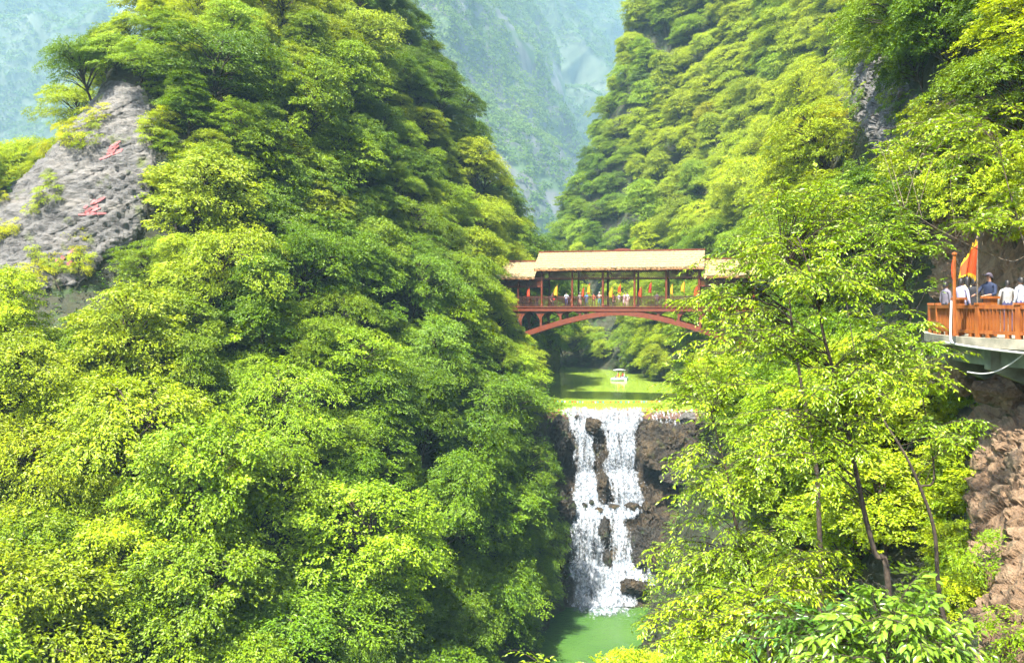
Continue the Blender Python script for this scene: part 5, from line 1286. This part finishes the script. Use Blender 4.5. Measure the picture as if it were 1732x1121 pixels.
near_tree('sapling_tree', 'tall young tree with dark slanting trunk in front of the right bridge end', G_, [(1500,1010,15),(1478,930,15),(1442,770,15),(1402,600,15),(1374,480,15),(1350,400,15)],
    [(1390,500,15,2.0,1.6,1.4,3),(1520,640,14.6,1.3,1.2,1.0,2),(1260,600,15.4,1.5,1.2,0.9,2),(1330,760,15,1.7,1.4,1.2,2.4),(1440,680,14,1.2,0.9,0.7,1.2)], 140, LIME, 0.098, 0.40, 101, 0.055)
near_tree('sapling_tree', 'forked young tree standing by the cliff below the terrace', G_, [(1606,1090,17),(1590,1000,17),(1575,880,17),(1535,780,17),(1490,700,17.3),(1450,620,17.5)],
    [(1525,600,17.6,1.0,1.1,1.0,1.8),(1490,420,18,1.7,1.3,1.1,2.2),(1600,740,17,0.8,0.9,0.6,0.8)], 85, FRESH, 0.10, 0.40, 102, 0.05, forks=[[(1580,800,17.2),(1555,640,17.8),(1530,480,18.2)]])
near_tree('sapling_tree', 'bushy lime tree beside the lower waterfall', G_, [(1310,1200,20),(1275,1000,20),(1240,850,20),(1205,700,20)],
    [(1190,655,20,1.5,1.3,0.8,2),(1230,830,19.6,2.0,1.6,1.3,3),(1150,985,20,1.1,1.2,1.1,1.8),(1290,950,19,1.7,1.3,1.2,2)], 125, LIME, 0.11, 0.40, 103, 0.07)
near_tree('sapling_tree', 'spreading young tree overhanging the right end of the bridge', G_, [(1385,900,21),(1362,700,21),(1345,560,21),(1325,450,21)],
    [(1290,455,21,1.9,1.6,0.9,2.4),(1195,515,21.3,1.1,1.0,0.5,1.3),(1240,560,20.8,1.4,1.2,0.6,1.3),(1400,350,21,2.3,1.6,1.0,2.6)], 115, LIME, 0.12, 0.40, 104, 0.065)
near_tree('sapling_tree', 'thin open tree in front of the salmon cliff above the terrace', G_, [(1800,640,19.5),(1765,520,19.5),(1738,440,19.5),(1706,320,19.5),(1688,230,19.5)],
    [(1660,240,19.5,1.5,1.2,1.0,2),(1560,240,19.8,1.4,1.0,0.6,1.4),(1710,370,19.4,0.9,0.9,0.8,1),(1660,380,19,1.2,0.6,0.35,0.8)], 46, LIME, 0.125, 0.42, 105, 0.035, sparse=0.7, bark='bark_pale',
    forks=[[(1700,440,19.3),(1600,395,18.9),(1520,345,18.8)]])
near_tree('sapling_tree', 'yellow-green young tree at the lower frame edge right of the pool', G_, [(1330,1250,15.5),(1300,1160,15.5),(1260,1040,15.5)],
    [(1270,1060,15.5,1.7,1.2,0.9,2.4),(1130,1075,16,0.9,0.9,0.8,1.2),(1380,1000,15.2,1.2,1,0.8,1.4)], 75, YEL, 0.10, 0.40, 106, 0.05)
near_tree('sapling_shrub', 'large-leaved pale green shrub at the bottom beside the cliff', 'broad-leaved shrubs close by', [(1560,1320,11),(1530,1200,11),(1500,1090,11)],
    [(1500,1040,11,1.0,0.8,0.5,2.2),(1400,1110,11,0.7,0.7,0.3,1.0),(1580,1090,11,0.5,0.6,0.4,1)], 30, (0.15, 0.26, 0.02), 0.165, 0.46, 107, 0.05, twigs=6, per=7, droop=0.6)
near_tree('sapling_shrub', 'dark leaved shrub at the lower edge under the pale shrub', 'broad-leaved shrubs close by', [(1450,1320,12.5),(1430,1200,12.5),(1420,1120,12.5)],
    [(1430,1080,12.5,1.5,0.9,0.7,2),(1600,1130,12,0.7,0.7,0.5,1)], 40, (0.06, 0.14, 0.012), 0.15, 0.4, 108, 0.05, twigs=8, per=8, droop=0.5)
near_tree('sapling_tree', 'tree whose yellow-green tips rise at the bottom centre before the pool', G_, [(1010,1420,16),(1000,1300,16),(985,1200,16)],
    [(1030,1150,16,0.9,0.8,0.4,2),(892,1135,16,0.28,0.4,0.42,0.7),(1000,1230,16,1.5,1.3,0.7,2)], 36, YEL, 0.11, 0.42, 109, 0.06)

# ------------------------------------------------------------------ broken rock of the near cliff
CR = [(1700,665,25.5,2.4,1.6,1.6),(1725,870,22.8,1.6,1.2,2.0),(1690,1065,20.2,1.2,1.0,1.5),(1620,640,28,1.4,1.3,1.8)]
CL = ['tan boulder wedged right under the terrace slab', 'tan boulder at the right edge, middle of the cliff', 'rounded tan boulder low on the cliff', 'tan rock below the left end of the terrace']
for k, ((px, py, d_, sx, sy, sz), lab) in enumerate(zip(CR, CL)):
    boulder('cliff_rock', at(px, py, d_) + np.array([0.3, 0.5, 0]), (sx, sy, sz), 200 + k, M['salmon_rock'], lab, rz=0.4 * k, planes=22, group='rocks of the near cliff')

# ------------------------------------------------------------------ shrubs on the rock faces, undergrowth
X, Nn = scatter(HLP, HLF, 14000, 1, rng); px, py = proj(X); m = in_poly(px, py, ROCK_LEFT); X, Nn, px, py = X[m], Nn[m], px[m], py[m]
kp = fbm(X * 0.35, 2, 91) > 0.12; X, Nn = X[kp], Nn[kp]; cnt = 0
for i in range(len(X)):
    if cnt >= 44: break
    cx_, cy_ = proj(X[i])
    if any(abs(cx_[0] - a) < 16 and abs(cy_[0] - b) < 14 for a, b in ((188, 255), (158, 350), (112, 440))): continue
    if cx_[0] > 150 and cy_[0] > 260 and rng.uniform() < 0.8: continue
    if not seen(X[i] + Nn[i] * 0.5, 1.0): continue
    c = ['lime', 'yellow', 'fresh'][cnt % 3]; place('s3', 'shrub', X[i], rng.uniform(0, 6.28), (rng.uniform(0.5, 1.15),) * 2, c, f"small {WORDS[c]} shrub clinging to the grey rock face", 'shrub', 'shrubs on the grey rock face', Nn[i] + np.array([0, 0, 1]), 1.0); cnt += 1
X, Nn = scatter(HRP, HRF, 26000, 1, rng); px, py = proj(X); m = (in_poly(px, py, ROCK_TERR) | in_poly(px, py, ROCK_RIGHT)) & (px > 1380) & (px < 1760) & (py > -20) & (py < 1140); X, Nn = X[m], Nn[m]
cnt = 0
for i in range(len(X)):
    if cnt >= 60: break
    cx_, cy_ = proj(X[i])
    if in_poly(cx_, cy_, [(1560,400),(1740,400),(1740,600),(1560,600)])[0]: continue
    if not seen(X[i] + Nn[i] * 0.5, 1.0): continue
    c = ['mid', 'fresh', 'lime', 'deep'][cnt % 4]; s = rng.uniform(0.5, 1.1) if X[i][1] < 60 else rng.uniform(1.0, 2.0)
    zn = 'below the terrace' if cy_[0] > 600 else 'on the salmon cliff above the terrace' if X[i][1] < 60 else 'in the grey rock gully'
    place('s3', 'shrub', X[i], rng.uniform(0, 6.28), (s, s), c, f"small {WORDS[c]} shrub {zn}", 'shrub', f'shrubs {zn}', Nn[i] + np.array([0, 0, 1]), 1.0); cnt += 1
def undergrowth(name, P_, F_, M_, n, seed, col, label, leaf=0.24):
    rg = np.random.default_rng(seed); X, Nn = scatter(P_, F_[M_ == 0], n * 3, 1, rg); px, py = proj(X)
    ok = (px > -60) & (px < 1790) & (py > -60) & (py < 1180) & (X[:, 2] > -16.5) & (X[:, 1] > 18) & ~((X[:, 2] < 0.5) & (X[:, 1] > 92))
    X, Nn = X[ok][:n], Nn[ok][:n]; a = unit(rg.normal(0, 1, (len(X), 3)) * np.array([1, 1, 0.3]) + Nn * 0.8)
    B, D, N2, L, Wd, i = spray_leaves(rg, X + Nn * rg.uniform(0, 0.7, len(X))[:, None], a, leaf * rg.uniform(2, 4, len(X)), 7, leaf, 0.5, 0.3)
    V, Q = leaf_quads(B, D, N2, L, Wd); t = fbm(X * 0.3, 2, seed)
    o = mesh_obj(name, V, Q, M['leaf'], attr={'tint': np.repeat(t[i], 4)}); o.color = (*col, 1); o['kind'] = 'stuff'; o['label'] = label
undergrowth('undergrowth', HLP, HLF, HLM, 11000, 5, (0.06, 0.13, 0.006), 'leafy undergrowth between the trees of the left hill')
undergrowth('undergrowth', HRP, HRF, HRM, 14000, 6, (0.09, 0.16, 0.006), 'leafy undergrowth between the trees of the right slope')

# ------------------------------------------------------------------ far woods on the gorge walls
def far_forest(name, P_, F_, n, seed, rad, steep, label, col):
    rg = np.random.default_rng(seed); X, Nn = scatter(P_, F_, n * 3, 1, rg); px, py = proj(X)
    bare = fbm(X * np.array([1, 1, 0.4]) * 0.008, 3, seed)
    ok = (px > -60) & (px < 1300) & (py > -60) & (py < 560) & ((Nn[:, 2] > steep) | (bare > -0.1)); X = X[ok]; X = X[[i for i in range(len(X)) if seen(X[i] + np.array([0, 0, 3.0]), 4.0)]][:n]; k = 15
    r = rad * rg.uniform(0.7, 1.3, len(X)); th = rg.uniform(0, 6.28, (len(X), k)); cz = rg.uniform(-0.25, 1, (len(X), k)); s = np.sqrt(np.clip(1 - cz * cz, 0, 1))
    O = np.stack([s * np.cos(th), s * np.sin(th), cz * 0.9], 2); C = X[:, None] + O * (r[:, None] * rg.uniform(0.75, 1.1, (len(X), k)))[..., None] + np.array([0, 0, 0.5]) * r[:, None, None]
    Nl = unit(O + np.array([0, 0, 0.5]) + rg.normal(0, 0.18, O.shape)).reshape(-1, 3); D = unit(np.cross(Nl, rg.normal(0, 1, Nl.shape))); C = C.reshape(-1, 3); L = np.repeat(r, k) * rg.uniform(0.45, 0.75, len(C))
    V, Q = leaf_quads(C - D * L[:, None] * 0.5, D, Nl, L, L * 0.8); t = np.clip(fbm(X * 0.008, 2, seed + 5) + rg.uniform(-0.25, 0.25, len(X)), -1, 1)
    o = mesh_obj(name, V, Q, M['leaf_far'], attr={'tint': np.repeat(t, k * 4)}); o.color = (*col, 1); o['kind'] = 'stuff'; o['label'] = label
FC = (0.10, 0.17, 0.015)
far_forest('far_forest', *FAR[0], 8000, 71, 3.9, 0.62, 'hazy woods on the nearest gorge wall', FC)
far_forest('far_forest', *FAR[1], 8000, 72, 5.0, 0.5, 'hazy woods on the middle mountain of the gorge', FC)
far_forest('far_forest', *FAR[2], 6000, 73, 7.0, 0.4, 'pale hazy woods on the mountain closing the gorge', FC)
far_forest('far_forest', *FAR[3], 7000, 74, 5.0, 0.3, 'pale hazy woods on the mountain beyond the left hill', FC)

# ------------------------------------------------------------------ haze
m, nt, N, L = newmat('haze'); o_ = N('ShaderNodeOutputMaterial'); pv = N('ShaderNodeVolumePrincipled')
pv.inputs['Color'].default_value = (0.48, 0.80, 1.0, 1); pv.inputs['Density'].default_value = 0.0003; pv.inputs['Anisotropy'].default_value = 0.0
L(pv.outputs[0], o_.inputs['Volume'])
zt = max(float(p[:, 2].max()) for p in (HLP, HRP, *[f[0] for f in FAR])) + 12
mb = MB(); mb.box((0, 1760, (zt - 21.8) / 2), (5600, 3700, zt + 21.8)); hz = mb.build('haze', m); hz['kind'] = 'stuff'; hz['label'] = 'thin blue haze filling the gorge'
print('haze top', zt)

# things that look alike get told apart by their order across the picture
ORD = ['leftmost', ] + [w + ' from left' for w in 'second third fourth fifth sixth seventh eighth ninth tenth eleventh twelfth thirteenth fourteenth fifteenth sixteenth'.split()]
by = {}
for o in SC.objects:
    if o.parent is None and o.get('category') in ('tree', 'shrub'): by.setdefault(o['label'], []).append(o)
for lab, os_ in by.items():
    if 1 < len(os_):
        os_.sort(key=lambda o: o.location.x / o.location.y); n = len(os_)
        for i, o in enumerate(os_):
            if i < 16: o['label'] = f"{lab}, {ORD[i]}"
            elif n - 1 - i < 16: o['label'] = f"{lab}, {ORD[n - 1 - i].replace('left', 'right')}"
